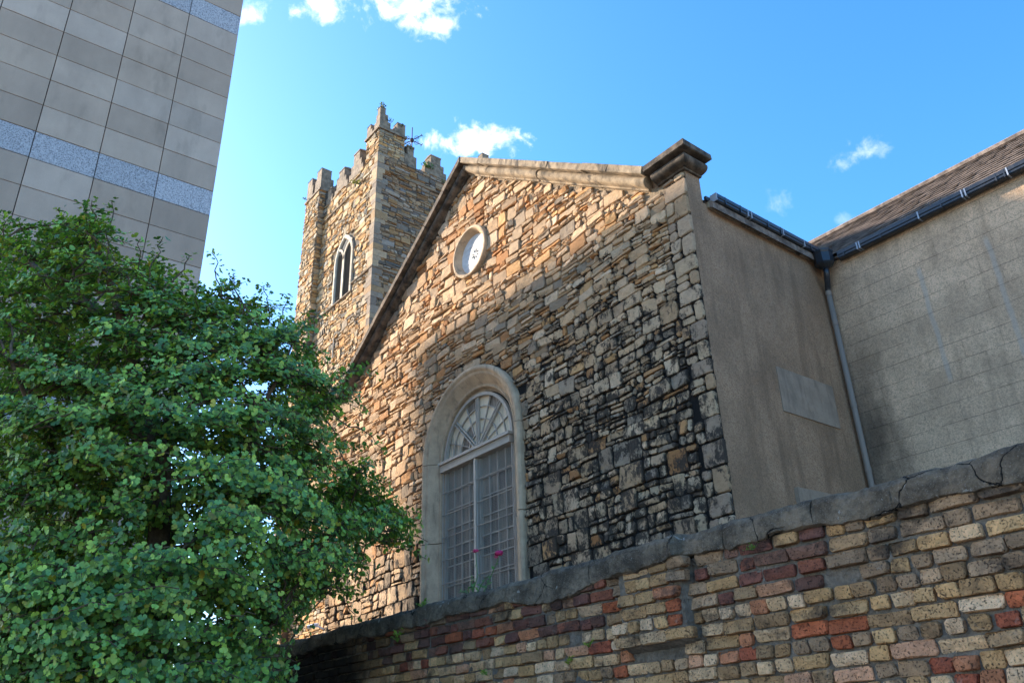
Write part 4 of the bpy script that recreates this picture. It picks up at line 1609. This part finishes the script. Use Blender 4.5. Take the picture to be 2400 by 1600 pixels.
# crown of the tree: centres of its leaf masses, and the long shoots
LOBES=[(-7.6,0.96,6.24),(-7.94,0.25,5.85),(-7.86,0.71,5.83),(-7.53,0.85,5.85),(-7.24,1.0,5.85),(-7.8,0.43,5.3),(-7.66,0.61,5.37),(-7.46,0.76,5.46),(-7.18,0.92,5.36),(-6.93,1.13,5.2),(-6.89,1.36,5.25),(-6.91,1.59,5.28),(-6.65,1.79,5.06),(-6.64,2.03,5.14),(-6.78,2.29,5.39),(-7.42,0.37,4.82),(-7.45,0.57,5.03),(-7.41,0.8,5.06),(-6.74,1.18,4.72),(-6.71,1.4,4.73),(-6.6,1.58,4.63),(-6.54,1.82,4.71),(-6.57,2.01,4.89),(-6.39,2.17,4.88),(-6.39,2.44,4.91),(-6.64,2.79,5.17),(-7.47,0.48,4.67),(-7.07,0.64,4.48),(-6.9,0.88,4.32),(-6.64,1.04,4.27),(-6.61,1.24,4.28),(-6.39,1.42,4.18),(-6.48,1.61,4.32),(-6.36,1.75,4.43),(-6.19,1.95,4.4),(-6.3,2.25,4.46),(-6.33,2.52,4.56),(-6.44,2.81,4.58),(-6.62,3.16,4.57),(-7.03,0.6,3.96),(-6.96,0.8,3.91),(-6.71,0.95,3.9),(-6.54,1.11,3.87),(-6.62,1.32,3.92),(-6.38,1.48,4.01),(-6.18,1.64,4.0),(-6.06,1.8,3.9),(-6.16,2.08,3.95),(-6.15,2.3,3.98),(-6.67,3.09,4.13),(-7.07,0.67,3.57),(-6.79,1.01,3.63),(-6.49,1.16,3.58),(-6.42,1.32,3.68),(-6.33,1.52,3.67),(-6.12,1.93,3.54),(-6.08,2.13,3.54),(-6.1,2.39,3.49),(-6.26,2.68,3.63),(-6.63,3.13,3.94),(-7.04,3.68,4.1),(-6.97,0.72,3.34),(-6.9,0.91,3.34),(-6.66,1.23,3.4),(-6.49,1.41,3.31),(-6.09,2.19,3.15),(-5.88,2.28,3.18),(-6.07,2.58,3.37),(-6.3,2.91,3.43),(-6.39,3.23,3.42),(-6.64,3.64,3.54),(-6.65,3.91,3.52),(-6.87,0.69,3.08),(-6.84,0.87,3.05),(-6.76,1.04,3.08),(-6.73,1.21,3.07),(-6.48,1.34,2.93),(-6.35,1.5,2.85),(-6.35,1.67,2.9),(-6.04,1.77,2.88),(-6.07,1.99,2.88),(-6.08,2.4,3.07),(-6.26,2.75,3.04),(-6.53,3.13,3.07),(-6.72,3.51,3.14),(-6.92,0.85,2.73),(-6.88,1.01,2.74),(-6.54,1.13,2.62),(-6.54,1.33,2.55),(-6.44,1.46,2.58),(-6.25,1.62,2.63),(-6.18,1.79,2.61),(-6.37,2.03,2.69),(-6.36,2.23,2.77),(-6.37,2.5,2.69),(-6.65,2.84,2.66),(-6.76,0.84,2.42),(-6.71,1.03,2.36),(-6.68,1.2,2.3),(-6.35,1.32,2.34),(-6.31,1.48,2.4),(-6.32,1.7,2.39),(-6.22,1.85,2.41),(-6.45,2.09,2.47),(-6.43,2.3,2.38),(-6.58,2.59,2.3),(-6.82,0.9,2.11),(-6.65,1.05,2.06),(-6.6,1.21,2.14),(-6.42,1.31,2.19),(-6.48,1.51,2.16),(-6.24,1.66,2.13),(-6.3,1.84,2.15),(-6.27,2.03,2.07),(-6.3,2.49,2.02),(-7.37,3.78,3.48),(-7.31,1.83,5.09),(-7.69,1.04,4.13),(-6.91,2.29,4.05),(-7.89,1.46,5.94),(-7.06,2.64,2.81),(-8.27,0.63,5.43),(-7.9,1.07,2.7),(-7.48,1.39,3.42),(-6.83,2.45,4.44),(-7.31,1.63,3.6),(-7.31,2.44,2.34),(-7.05,2.49,5.29),(-7.14,3.21,4.2),(-7.13,1.87,3.05),(-7.64,1.34,3.18),(-7.33,1.58,2.53),(-7.67,1.43,2.29),(-7.62,1.57,5.41),(-7.26,1.59,4.52),(-7.25,2.18,2.65),(-6.82,2.2,3.6),(-6.9,2.19,2.95),(-8.01,0.62,4.17),(-7.49,4.08,3.92),(-7.01,1.86,4.14),(-7.84,1.03,4.65),(-7.3,4.23,3.55),(-6.98,2.91,3.16),(-8.19,0.92,5.64),(-7.35,1.54,4.17),(-7.22,3.33,4.79),(-7.71,0.8,3.79),(-7.87,0.7,4.47),(-6.98,2.11,4.47),(-8.09,1.05,6.11),(-7.76,0.98,3.21),(-7.77,1.04,2.97),(-7.47,1.26,4.32),(-7.08,1.79,2.38),(-7.41,1.26,3.73),(-7.24,1.66,2.16),(-7.72,1.33,2.73),(-8.19,0.56,4.96),(-6.83,2.52,3.29),(-7.39,2.91,2.25),(-7.13,1.86,3.83),(-7.21,1.85,2.64),(-7.19,2.76,2.48),(-7.84,1.1,3.47),(-7.45,1.24,5.03),(-6.71,2.51,3.54),(-7.69,1.13,2.33),(-7.2,2.17,2.18),(-7.26,1.89,3.44),(-6.93,3.23,3.65),(-8.73,0.35,5.99),(-7.38,2.22,5.58),(-6.8,2.76,4.32),(-6.83,2.62,4.88),(-7.49,1.79,5.63),(-6.63,2.78,3.38),(-7.43,1.29,4.71),(-7.23,1.54,2.9),(-7.36,1.5,3.88),(-7.33,3.53,3.04),(-6.87,2.83,3.85),(-7.12,2.21,5.02),(-7.99,0.87,5.08),(-7.66,1.05,2.13),(-7.88,0.79,3.49),(-7.12,1.86,4.69),(-7.42,3.7,4.08),(-7.06,3.0,2.83)]
BACK=[(-8.19,1.59,5.45),(-8.48,1.23,2.74),(-7.58,2.76,3.94),(-7.85,2.91,3.17),(-8.04,4.31,3.51),(-8.1,1.75,3.91),(-7.92,3.59,4.87),(-8.74,1.33,2.41),(-9.33,0.71,6.29),(-7.47,3.06,4.84),(-8.66,1.3,6.21),(-8.13,3.24,2.47),(-7.64,3.56,3.45),(-8.71,1.01,4.41),(-7.74,2.3,4.21),(-7.52,2.72,4.23),(-7.96,2.03,5.56),(-8.0,3.81,4.47),(-7.8,3.24,3.03),(-8.75,0.7,4.69),(-7.85,1.99,2.93),(-8.35,1.7,2.91),(-7.93,1.9,4.2),(-7.47,3.05,3.39),(-7.5,3.09,4.37),(-7.92,2.13,2.39),(-8.38,1.32,4.71),(-9.08,1.11,6.93),(-7.89,2.78,2.25),(-8.75,1.03,6.03),(-7.98,2.5,5.64),(-7.76,1.85,4.74),(-8.64,1.04,3.52),(-8.57,1.03,3.06),(-7.69,2.55,3.42),(-8.27,1.71,6.0),(-7.66,3.56,4.03),(-8.18,4.59,4.08),(-7.68,3.08,5.24),(-8.03,2.97,2.69),(-9.02,0.56,5.31),(-8.84,0.86,5.34),(-7.87,2.01,2.68),(-7.8,2.19,2.17),(-8.36,1.51,3.56),(-8.65,0.96,4.11),(-7.93,2.58,3.07),(-7.78,2.15,5.08),(-8.37,1.45,2.18),(-8.55,1.28,5.37),(-8.63,1.36,3.0),(-8.43,1.49,3.94),(-8.5,1.29,4.39),(-8.08,2.04,3.55),(-8.6,1.11,3.79),(-8.56,1.3,5.7),(-8.03,1.68,3.28),(-7.54,2.36,3.7),(-7.6,2.44,4.42),(-7.95,2.06,3.81),(-7.87,2.48,2.69),(-8.06,2.47,2.34),(-8.13,3.96,3.15),(-7.6,2.7,4.76),(-8.51,1.67,2.35),(-7.78,2.29,4.78),(-8.64,1.48,2.57),(-8.01,1.5,4.98),(-7.88,2.11,3.17),(-7.93,1.77,4.44),(-7.77,2.83,2.9),(-9.11,0.54,5.8),(-7.78,3.21,5.74),(-8.6,0.96,4.88),(-8.42,1.68,2.68),(-9.09,0.88,6.49),(-7.56,2.49,5.01),(-8.02,1.55,4.25),(-8.21,2.48,6.2),(-8.76,1.65,6.6),(-8.2,1.59,4.77),(-7.64,3.17,4.07),(-7.93,3.66,5.36),(-7.84,3.73,3.81),(-7.54,3.07,3.72),(-9.44,0.36,6.47),(-8.67,0.81,3.81),(-8.86,0.97,5.7),(-8.13,1.96,2.21),(-8.41,1.29,3.27),(-8.11,1.89,5.28),(-8.66,1.16,2.23),(-8.03,3.24,2.17),(-7.37,2.65,3.57),(-8.17,2.09,5.99),(-7.81,2.07,4.44),(-7.66,2.74,5.36),(-8.28,1.9,2.46),(-8.33,1.21,4.98),(-8.24,4.32,4.3),(-8.43,1.58,3.17),(-7.87,2.72,5.91),(-8.11,3.31,2.82),(-8.38,3.34,3.45),(-9.17,1.42,4.73),(-9.63,1.33,2.28),(-8.57,2.3,4.67),(-8.26,3.75,4.0),(-8.84,1.93,4.01),(-8.67,4.49,4.46),(-8.94,1.77,5.68),(-8.09,3.12,4.04),(-8.7,2.74,2.25),(-9.39,1.07,5.81),(-8.52,2.47,4.27),(-9.71,0.82,5.31),(-8.74,1.97,4.41),(-8.53,4.22,3.77),(-8.61,2.61,5.78),(-9.97,0.99,6.74),(-9.07,1.73,3.38),(-9.11,1.51,3.67),(-8.16,3.13,4.45),(-9.42,1.45,2.88),(-9.67,1.07,3.32),(-8.52,2.28,5.27),(-8.49,3.86,5.37),(-8.75,1.79,5.14),(-8.59,2.63,2.9),(-9.55,0.98,4.44),(-9.84,0.52,5.89),(-8.66,3.87,3.33),(-8.24,3.01,4.9),(-8.83,2.31,6.29),(-8.12,2.66,4.44),(-8.57,2.41,3.9),(-8.67,2.72,2.55),(-9.27,1.89,2.52),(-8.76,1.84,4.74),(-9.46,1.14,3.95),(-8.5,3.7,4.8),(-8.14,2.88,3.76),(-9.4,1.47,6.64),(-8.65,3.15,2.25),(-8.79,2.26,3.22),(-8.77,1.92,3.61),(-8.7,2.08,2.89),(-9.08,1.58,4.18),(-9.32,1.66,2.26),(-10.15,0.52,6.47),(-8.88,3.51,2.81),(-8.26,3.25,5.63),(-8.98,2.3,2.41),(-8.54,2.43,3.56),(-8.58,4.8,4.11),(-9.43,1.47,3.19),(-9.22,1.27,5.26),(-8.68,2.79,6.28),(-9.24,1.42,5.97),(-9.1,1.77,6.26),(-10.22,0.37,7.08),(-8.4,2.98,3.17),(-9.48,0.74,4.81),(-8.68,3.62,2.33),(-9.64,1.23,7.24),(-9.27,1.48,2.57),(-9.25,1.87,6.8),(-8.32,2.7,5.15),(-9.46,0.97,3.58),(-9.24,1.76,2.93),(-8.86,4.48,3.48),(-8.51,2.57,3.2),(-8.19,3.19,6.0),(-8.47,2.86,3.51),(-8.27,3.61,4.34)]
SHOOTS=[((-7.18,1.09,5.59),(-7.09,0.93,6.16)),((-6.95,1.32,5.43),(-7.12,0.67,5.99)),((-7.08,1.14,5.47),(-7.07,1.08,6.21)),((-7.3,0.81,5.3),(-7.28,0.42,5.59)),((-6.93,1.49,5.47),(-6.91,1.53,5.9)),((-6.93,1.44,5.32),(-6.76,1.32,5.72)),((-6.79,2.09,5.39),(-6.78,1.94,5.82)),((-6.75,2.25,5.24),(-6.82,2.17,5.7)),((-6.87,2.58,5.31),(-6.85,2.49,5.69)),((-6.93,2.74,5.24),(-6.93,2.73,5.71)),((-7.0,2.94,5.33),(-6.98,3.1,5.62)),((-7.07,3.27,5.03),(-7.0,3.81,5.13)),((-7.05,3.36,4.95),(-7.12,3.74,5.25)),((-7.51,4.16,3.66),(-7.38,4.71,3.62)),((-7.55,4.2,3.55),(-7.37,4.69,3.44)),((-7.5,3.95,3.94),(-7.52,4.52,3.87)),((-7.46,3.79,3.08),(-7.5,3.97,2.78)),((-6.67,2.76,2.48),(-6.71,2.92,2.2)),((-7.06,3.19,2.89),(-7.11,3.2,2.58)),((-6.85,1.71,5.55),(-6.81,1.78,5.74)),((-7.19,3.64,4.6),(-7.32,4.09,4.5)),((-7.11,3.15,3.53),(-7.06,3.57,3.3)),((-6.32,1.35,2.56),(-5.78,1.77,2.65)),((-6.5,1.05,2.43),(-5.89,1.37,2.53)),((-6.78,0.81,3.86),(-6.19,1.15,3.91)),((-6.71,1.64,4.04),(-6.19,2.02,4.17)),((-6.52,1.54,3.36),(-6.0,1.91,3.48)),((-6.4,1.23,2.59),(-6.36,0.96,2.75)),((-6.3,2.15,2.46),(-6.13,2.45,2.58)),((-6.29,2.0,2.23),(-6.17,2.39,2.15))]

# ------------------------------------------------------------------ the ginkgo tree
rng = random.Random(9)
nr = np.random.default_rng(9)
TB = Vector((-7.6, 2.3, 0.1))
tree = empty('ginkgo_tree', TB, 'leafy green ginkgo tree with fan shaped leaves beside the brick wall', 'tree')
GM = Matrix.Translation(-TB)
trunk_pts = [TB, TB + Vector((.05, 0, .9)), TB + Vector((.0, -.1, 1.8)), TB + Vector((.15, -.2, 2.8)), TB + Vector((.3, -.35, 3.8)), TB + Vector((.4, -.8, 4.8)), TB + Vector((.45, -1.2, 5.6))]
mb = MB()
mb.tube(trunk_pts, [.16, .13, .12, .10, .075, .05, .02], 12)
mb.build('trunk', M['bark'], tree, smooth=True).matrix_basis = GM


def curve(p, q, sag, n=6):
    p, q = Vector(p), Vector(q)
    res = []
    for i in range(n + 1):
        t = i / n
        v = p.lerp(q, t)
        v.z += sag * math.sin(math.pi * t)
        res.append(v + Vector((rng.uniform(-.03, .03), rng.uniform(-.03, .03), rng.uniform(-.02, .02))) * (0 if i in (0, n) else 1))
    return res


# limbs to a few spread-out lobes, twigs from the nearest limb to the rest
limbs = []
allL = [Vector(p) for p in LOBES] + [Vector(p) for p in BACK]
seeds = [allL[0]]
while len(seeds) < 14:
    seeds.append(max(allL, key=lambda p: min((p - s).length for s in seeds)))
for s in seeds:
    k = min(max(int((s.z - 1.6) / 1.0), 1), 5)
    pts = curve(trunk_pts[k], s, .18, 8)
    limbs.append(pts)
    mb = MB()
    mb.tube(pts, [.045 * (1 - .8 * i / 8) + .006 for i in range(9)], 8)
    mb.build('branch', M['bark'], tree, smooth=True).matrix_basis = GM
joints = [p for l in limbs for p in l[2:]] + trunk_pts[2:]
twigs = MB()
shoots = []                                       # (point, axis) of each leaf rosette
for li, L in enumerate(allL):
    back = li >= len(LOBES)
    j = min(joints, key=lambda p: (p - L).length + (0 if (p - L).length > .25 else 1))
    tw_ = curve(j, L, .06, 5)
    twigs.tube(tw_, [.014, .012, .010, .009, .008, .006], 5)
    nb = 13 if not back else 10
    for b in range(nb):
        az = rng.uniform(0, 2 * math.pi)
        el = rng.uniform(-.22, .38)
        d = Vector((math.cos(az) * math.cos(el), math.sin(az) * math.cos(el), math.sin(el)))
        ln = rng.uniform(.20, .42) * (1.15 if back else 1)
        st = tw_[rng.randint(3, 5)]
        tip = st + d * ln
        tip.z -= .06 * rng.random()
        pp = curve(st, tip, .03, 4)
        twigs.tube(pp, [.006, .005, .004, .0035, .0025], 4)
        ns = 5
        for k in range(ns):
            t = (k + 1) / ns
            q = pp[min(int(t * 4), 3)].lerp(pp[min(int(t * 4) + 1, 4)], t * 4 - int(t * 4)) if t < 1 else pp[4]
            shoots.append((q, d, rng.randint(3, 5)))
for a, b in SHOOTS:
    a, b = Vector(a), Vector(b)
    j = min(allL, key=lambda p: (p - a).length)
    pp = curve(j, a, .02, 3)[:-1] + curve(a, b, .05, 6)
    twigs.tube(pp, [.009 - .0006 * i for i in range(len(pp))], 5)
    d = (b - a).normalized()
    n = int((b - a).length / .045)
    for k in range(n):
        t = (k + 1) / n
        q = a.lerp(b, t) + Vector((0, 0, .05 * math.sin(math.pi * t)))
        shoots.append((q + Vector((rng.uniform(-.02, .02), rng.uniform(-.02, .02), rng.uniform(-.02, .02))), d, rng.randint(2, 3)))
o = twigs.build('twigs', M['bark'], tree)
o.matrix_basis = GM
o['kind'] = 'stuff'

# one fan-shaped leaf: stalk at the origin, blade along +Y, cleft in the middle, slightly cupped
LV = [(0, 0, 0), (0, .45, -.01)]
fan = [(-62, .78), (-46, .98), (-26, 1.06), (-8, 1.04), (0, .62), (8, 1.04), (26, 1.06), (46, .98), (62, .78)]
for t, r in fan:
    a = math.radians(t)
    LV.append((math.sin(a) * r * .62, .40 + math.cos(a) * r * .62, .10 * abs(math.sin(a)) - .06 * (r > .9) * math.cos(a) + .03 * math.sin(5 * a)))
LV = np.array(LV)
LF = [(1, 3 + i, 2 + i) for i in range(8)]
LV2 = np.vstack([LV, [[-.012, 0, 0], [.012, 0, 0]]])
LF = LF + [(11, 12, 1)]
N0 = []
sizes, poss, rots, cols = [], [], [], []
for q, d, n in shoots:
    up = Vector((0, 0, 1))
    ow = Vector((q.x + 7.5, q.y - 2.3, (q.z - 3.9) * .6))
    ow.normalize()
    ax = (d * .25 + up * .42 + ow * .75 + Vector((rng.gauss(0, .25), rng.gauss(0, .25), rng.gauss(0, .15)))).normalized()
    a = ax.cross(Vector((rng.uniform(-1, 1), rng.uniform(-1, 1), rng.uniform(-1, 1)))).normalized()
    b = ax.cross(a)
    ph = rng.uniform(0, 6.28)
    tone = rng.random()
    for k in range(n):
        t = ph + 2 * math.pi * k / n + rng.uniform(-.35, .35)
        outd = (a * math.cos(t) + b * math.sin(t) + ax * rng.uniform(-.15, .5)).normalized()
        nrm = (ax - outd * ax.dot(outd))
        nrm = (nrm.normalized() + Vector((rng.gauss(0, .42), rng.gauss(0, .42), rng.gauss(0, .42)))).normalized()
        side_ = outd.cross(nrm).normalized()
        nrm = side_.cross(outd).normalized()
        rots.append([[side_.x, outd.x, nrm.x], [side_.y, outd.y, nrm.y], [side_.z, outd.z, nrm.z]])
        poss.append(tuple(q))
        sizes.append(rng.uniform(.034, .080))
        y = rng.random()
        if y < .03:
            c = (.30, .26, .03)
        elif y < .12 + .22 * tone:
            c = (.27, .37, .06)
        elif y < .7:
            c = (.165, .30, .06)
        else:
            c = (.075, .175, .05)
        s_ = rng.uniform(.75, 1.25) * (.55 + .85 * tone)
        cols.append(tuple(v * s_ for v in c))
sizes, poss, rots, cols = np.array(sizes), np.array(poss), np.array(rots), np.array(cols)
dv = poss - C_
dep = dv @ F_
px = 1200 + 1968.95 * (dv @ R_) / dep
py = 800 - 1968.95 * (dv @ U_) / dep
face = np.abs(np.einsum('ij,ij->i', rots[:, :, 2], dv / np.linalg.norm(dv, axis=1)[:, None]))
score = np.where((px > 0) & (px < 1000) & (py > 440) & (py < 1590), face * sizes / dep, 0)
# prefer leaves on the near side of the crown
cell = {}
for i in np.argsort(dep):
    key = (int(px[i] // 26), int(py[i] // 26))
    if score[i] > 0 and key not in cell:
        cell[key] = i
cand = sorted(cell.values(), key=lambda i: -score[i])[:300]
single = set(int(i) for i in cand)
lm = bpy.data.meshes.new('leaf')
lm.from_pydata([tuple(v) for v in LV2], [], LF)
lm.materials.append(M['leaf'])
for i in cand:
    r, s_, p = rots[i], sizes[i], poss[i]
    mt4 = Matrix([[r[0][0] * s_, r[0][1] * s_, r[0][2] * s_, p[0]], [r[1][0] * s_, r[1][1] * s_, r[1][2] * s_, p[1]], [r[2][0] * s_, r[2][1] * s_, r[2][2] * s_, p[2]], [0, 0, 0, 1]])
    link_mesh('leaf', lm, tree, GM @ mt4, tuple(cols[i]))
idx = np.array([i for i in range(len(sizes)) if i not in single])
V = np.einsum('nij,kj->nki', rots[idx] * sizes[idx][:, None, None], LV2) + poss[idx][:, None, :]
nv = len(LV2)
n = len(idx)
tri = (np.array(LF)[None] + (np.arange(n) * nv)[:, None, None]).reshape(-1, 3)
me = bpy.data.meshes.new('foliage')
me.vertices.add(n * nv)
me.vertices.foreach_set('co', V.astype(np.float32).ravel())
me.loops.add(len(tri) * 3)
me.polygons.add(len(tri))
me.loops.foreach_set('vertex_index', tri.astype(np.int32).ravel())
me.polygons.foreach_set('loop_start', np.arange(0, len(tri) * 3, 3, dtype=np.int32))
me.update(calc_edges=True)
at = me.attributes.new('col', 'FLOAT_COLOR', 'POINT')
edge = np.ones((nv, 3))
edge[2:11] = (1.35, 1.25, 1.0)
cc = np.concatenate([cols[idx][:, None, :] * edge[None], np.ones((n, nv, 1))], axis=2)
at.data.foreach_set('color', cc.astype(np.float32).ravel())
me.materials.append(M['leaf_mass'])
o = link_mesh('foliage', me, tree, GM)
o['kind'] = 'stuff'
print('leaves', len(sizes))

# ------------------------------------------------------------------ plants growing out of the masonry
def weed(name, loc, size, n, label, cat, group=None, tint=(.10, .19, .03), spread=1.0, up=.6, out=(0, -1, 0)):
    root = empty(name, loc, label, cat, group or ('weeds growing on the tower' if name == 'tower_tuft' else 'weeds growing on the brick wall'))
    mbx = MB()
    st = MB()
    for i in range(n):
        az = rng.uniform(0, 2 * math.pi)
        d = Vector((math.cos(az) * spread, math.sin(az) * spread, rng.uniform(.1, 1.0) * up * 2)) + Vector(out) * .5
        d.normalize()
        L = size * rng.uniform(.5, 1.0)
        mid = d * L * .55
        tip = d * L + Vector((0, 0, -.18 * L * rng.random()))
        st.tube([(0, 0, 0), mid, tip], [.03 * size, .02 * size, .008 * size], 4, tuple(v * .8 for v in tint))
        for k in range(5):
            t = .35 + .65 * k / 4
            p = mid * (t / .55) if t < .55 else mid.lerp(tip, (t - .55) / .45)
            ld = (d * .4 + Vector((rng.uniform(-1, 1), rng.uniform(-1, 1), rng.uniform(-.3, .8)))).normalized()
            sd_ = ld.cross(Vector((rng.uniform(-1, 1), rng.uniform(-1, 1), 1))).normalized()
            ll, ww = L * rng.uniform(.28, .45), L * rng.uniform(.08, .14)
            k_ = rng.uniform(.7, 1.4)
            mbx.add([p, p + ld * ll * .5 + sd_ * ww, p + ld * ll, p + ld * ll * .5 - sd_ * ww], [(0, 1, 2), (0, 2, 3)], tuple(v * k_ for v in tint))
    st.build('stem', M['weed'], root)
    mbx.build('leaves', M['weed'], root)['kind'] = 'stuff'
    return root


weed('tower_tuft', (-22.75, 12.1, 24.36), .26, 14, 'green tuft on the highest battlement of the tower', 'plant', tint=(.10, .13, .03))
weed('tower_tuft', (-22.62, 12.35, 23.80), .20, 8, 'small weed on the tower turret just below the topmost tuft', 'plant', tint=(.09, .12, .03), out=(1, 0, 0))
weed('tower_tuft', (-22.62, 12.92, 23.8), .18, 7, 'small weed on the tower turret merlon beside the weather vane', 'plant', tint=(.10, .12, .03), out=(1, 0, 0))
weed('tower_tuft', (-22.62, 13.35, 22.95), .22, 7, 'weed on the tower step beneath the weather vane', 'plant', tint=(.09, .13, .03), out=(1, 0, 0))
weed('tower_tuft', (-22.62, 14.15, 22.40), .34, 16, 'bushy green plant at the foot of the stepped merlon facing the gable', 'plant', tint=(.07, .14, .02), out=(1, 0, 0))
weed('tower_tuft', (-22.58, 14.92, 21.95), .26, 6, 'small weed on the tower close to the gable coping', 'plant', tint=(.09, .14, .03), out=(1, 0, 0))
weed('tower_tuft', (-24.0, 11.93, 21.46), .32, 14, 'yellowish plant hanging on the sunlit tower face below the battlements', 'plant', tint=(.17, .19, .02))
weed('tower_tuft', (-28.3, 11.72, 23.15), .30, 5, 'weed sticking out from the far corner turret', 'plant', tint=(.09, .12, .03), out=(-1, -.5, 0))
weed('wall_weed', (-6.28, 3.97, 2.76), .10, 8, 'bright green weed on the coping by the foot of the arched window', 'weed', tint=(.14, .26, .03))
weed('wall_weed', (-6.65, 3.95, 2.52), .13, 7, 'leafy weed sprouting from the bricks below the coping', 'weed', tint=(.20, .32, .04))
weed('wall_weed', (-4.24, 3.96, 2.225), .07, 6, 'tiny green weed in a mortar joint near the worn brick pier', 'weed', tint=(.20, .34, .04))
weed('wall_weed', (-4.46, 3.96, 2.14), .07, 6, 'tiny yellowish weed in the joint a course lower than its neighbour', 'weed', tint=(.26, .34, .04))
weed('wall_weed', (-5.36, 3.96, 2.145), .07, 6, 'tiny weed low on the brick wall under the pink flowers', 'weed', tint=(.22, .34, .04))
weed('wall_weed', (-2.85, 3.94, 2.585), .06, 8, 'mossy green sprig between dark red bricks', 'weed', tint=(.12, .20, .03))

# red valerian on the coping
vb = Vector((-5.62, 4.03, 2.775))
val = empty('valerian_plant', vb, 'pink flowering valerian growing on the coping before the arched window', 'plant')
val.scale = (1.3, 1.3, 1.3)
stems = [((-.02, 0, 0), (.04, 0, .10), (.035, -.01, .245)), ((.10, 0, -.005), (.17, 0, .07), (.285, -.01, .185)), ((-.04, 0, 0), (-.10, 0, .03), (-.17, 0, .035)),
         ((.03, 0, 0), (.10, 0, .06), (.16, 0, .09)), ((0, 0, 0), (-.03, 0, .06), (-.02, 0, .11))]
for si, s in enumerate(stems):
    mb = MB()
    pts = [Vector(s[0]), Vector(s[0]).lerp(Vector(s[1]), .5), Vector(s[1]), Vector(s[1]).lerp(Vector(s[2]), .5), Vector(s[2])]
    mb.tube(pts, [.0035, .003, .003, .0025, .002], 5, (.10, .18, .06))
    mb.build('stem', M['weed'], val)
    for k in range(7 if si > 1 else 6):
        t = .15 + .7 * k / 6
        p = Vector(s[0]).lerp(Vector(s[2]), t) if t > .6 else Vector(s[0]).lerp(Vector(s[1]), t * 1.4)
        d = Vector((rng.uniform(-1, 1), rng.uniform(-.6, .3), rng.uniform(-.1, .9))).normalized()
        sd_ = d.cross(Vector((0, -1, .4))).normalized()
        ll, ww = rng.uniform(.028, .05) * (1.2 - .6 * t), rng.uniform(.007, .011)
        mb = MB()
        c = tuple(v * rng.uniform(.7, 1.3) for v in (.09, .20, .05))
        mb.add([p, p + d * ll * .45 + sd_ * ww, p + d * ll, p + d * ll * .45 - sd_ * ww, p + d * ll * .5 + Vector((0, 0, .004))],
               [(0, 1, 4), (1, 2, 4), (2, 3, 4), (3, 0, 4)], c)
        mb.build('leaf', M['weed'], val)
for (c, r, n) in (((.035, -.01, .255), .020, 60), ((.275, -.012, .195), .026, 90), ((.25, -.012, .178), .014, 30)):
    mb = MB()
    for k in range(n):
        d = Vector((rng.gauss(0, 1), rng.gauss(0, 1), rng.gauss(.4, .8))).normalized()
        p = Vector(c) + Vector((d.x, d.y, d.z * .7)) * r * rng.uniform(.6, 1)
        a = d.cross(Vector((rng.uniform(-1, 1), rng.uniform(-1, 1), rng.uniform(-1, 1)))).normalized() * r * .28
        b = d.cross(a)
        mb.add([p + a, p + b, p - a, p - b, p + d * r * .1], [(0, 1, 4), (1, 2, 4), (2, 3, 4), (3, 0, 4)])
    mb.build('flower_head', M['petal'], val)

# ------------------------------------------------------------------ security camera at the far corner of the gable
sx_, sy_, sz_ = -20.62, 9.82, 4.72
cct = empty('security_camera', (sx_, sy_, sz_), 'small white security camera on the far corner of the gable', 'camera')
mb = MB()
mb.tube([(-.16, -.12, -.01), (-.02, -.02, .01), (.08, .05, .02)], [.05, .06, .05], 10)
mb.build('camera_body', M['plastic'], cct)
mb = MB()
mb.tube([(-.165, -.125, -.012), (-.185, -.138, -.014)], [.035, .035], 10)
mb.build('lens', M['black'], cct)
mb = MB()
mb.tube([(.02, .03, 0), (.10, .10, -.04), (.12, .2, -.08)], .022, 8)
mb.build('bracket', M['plastic'], cct)
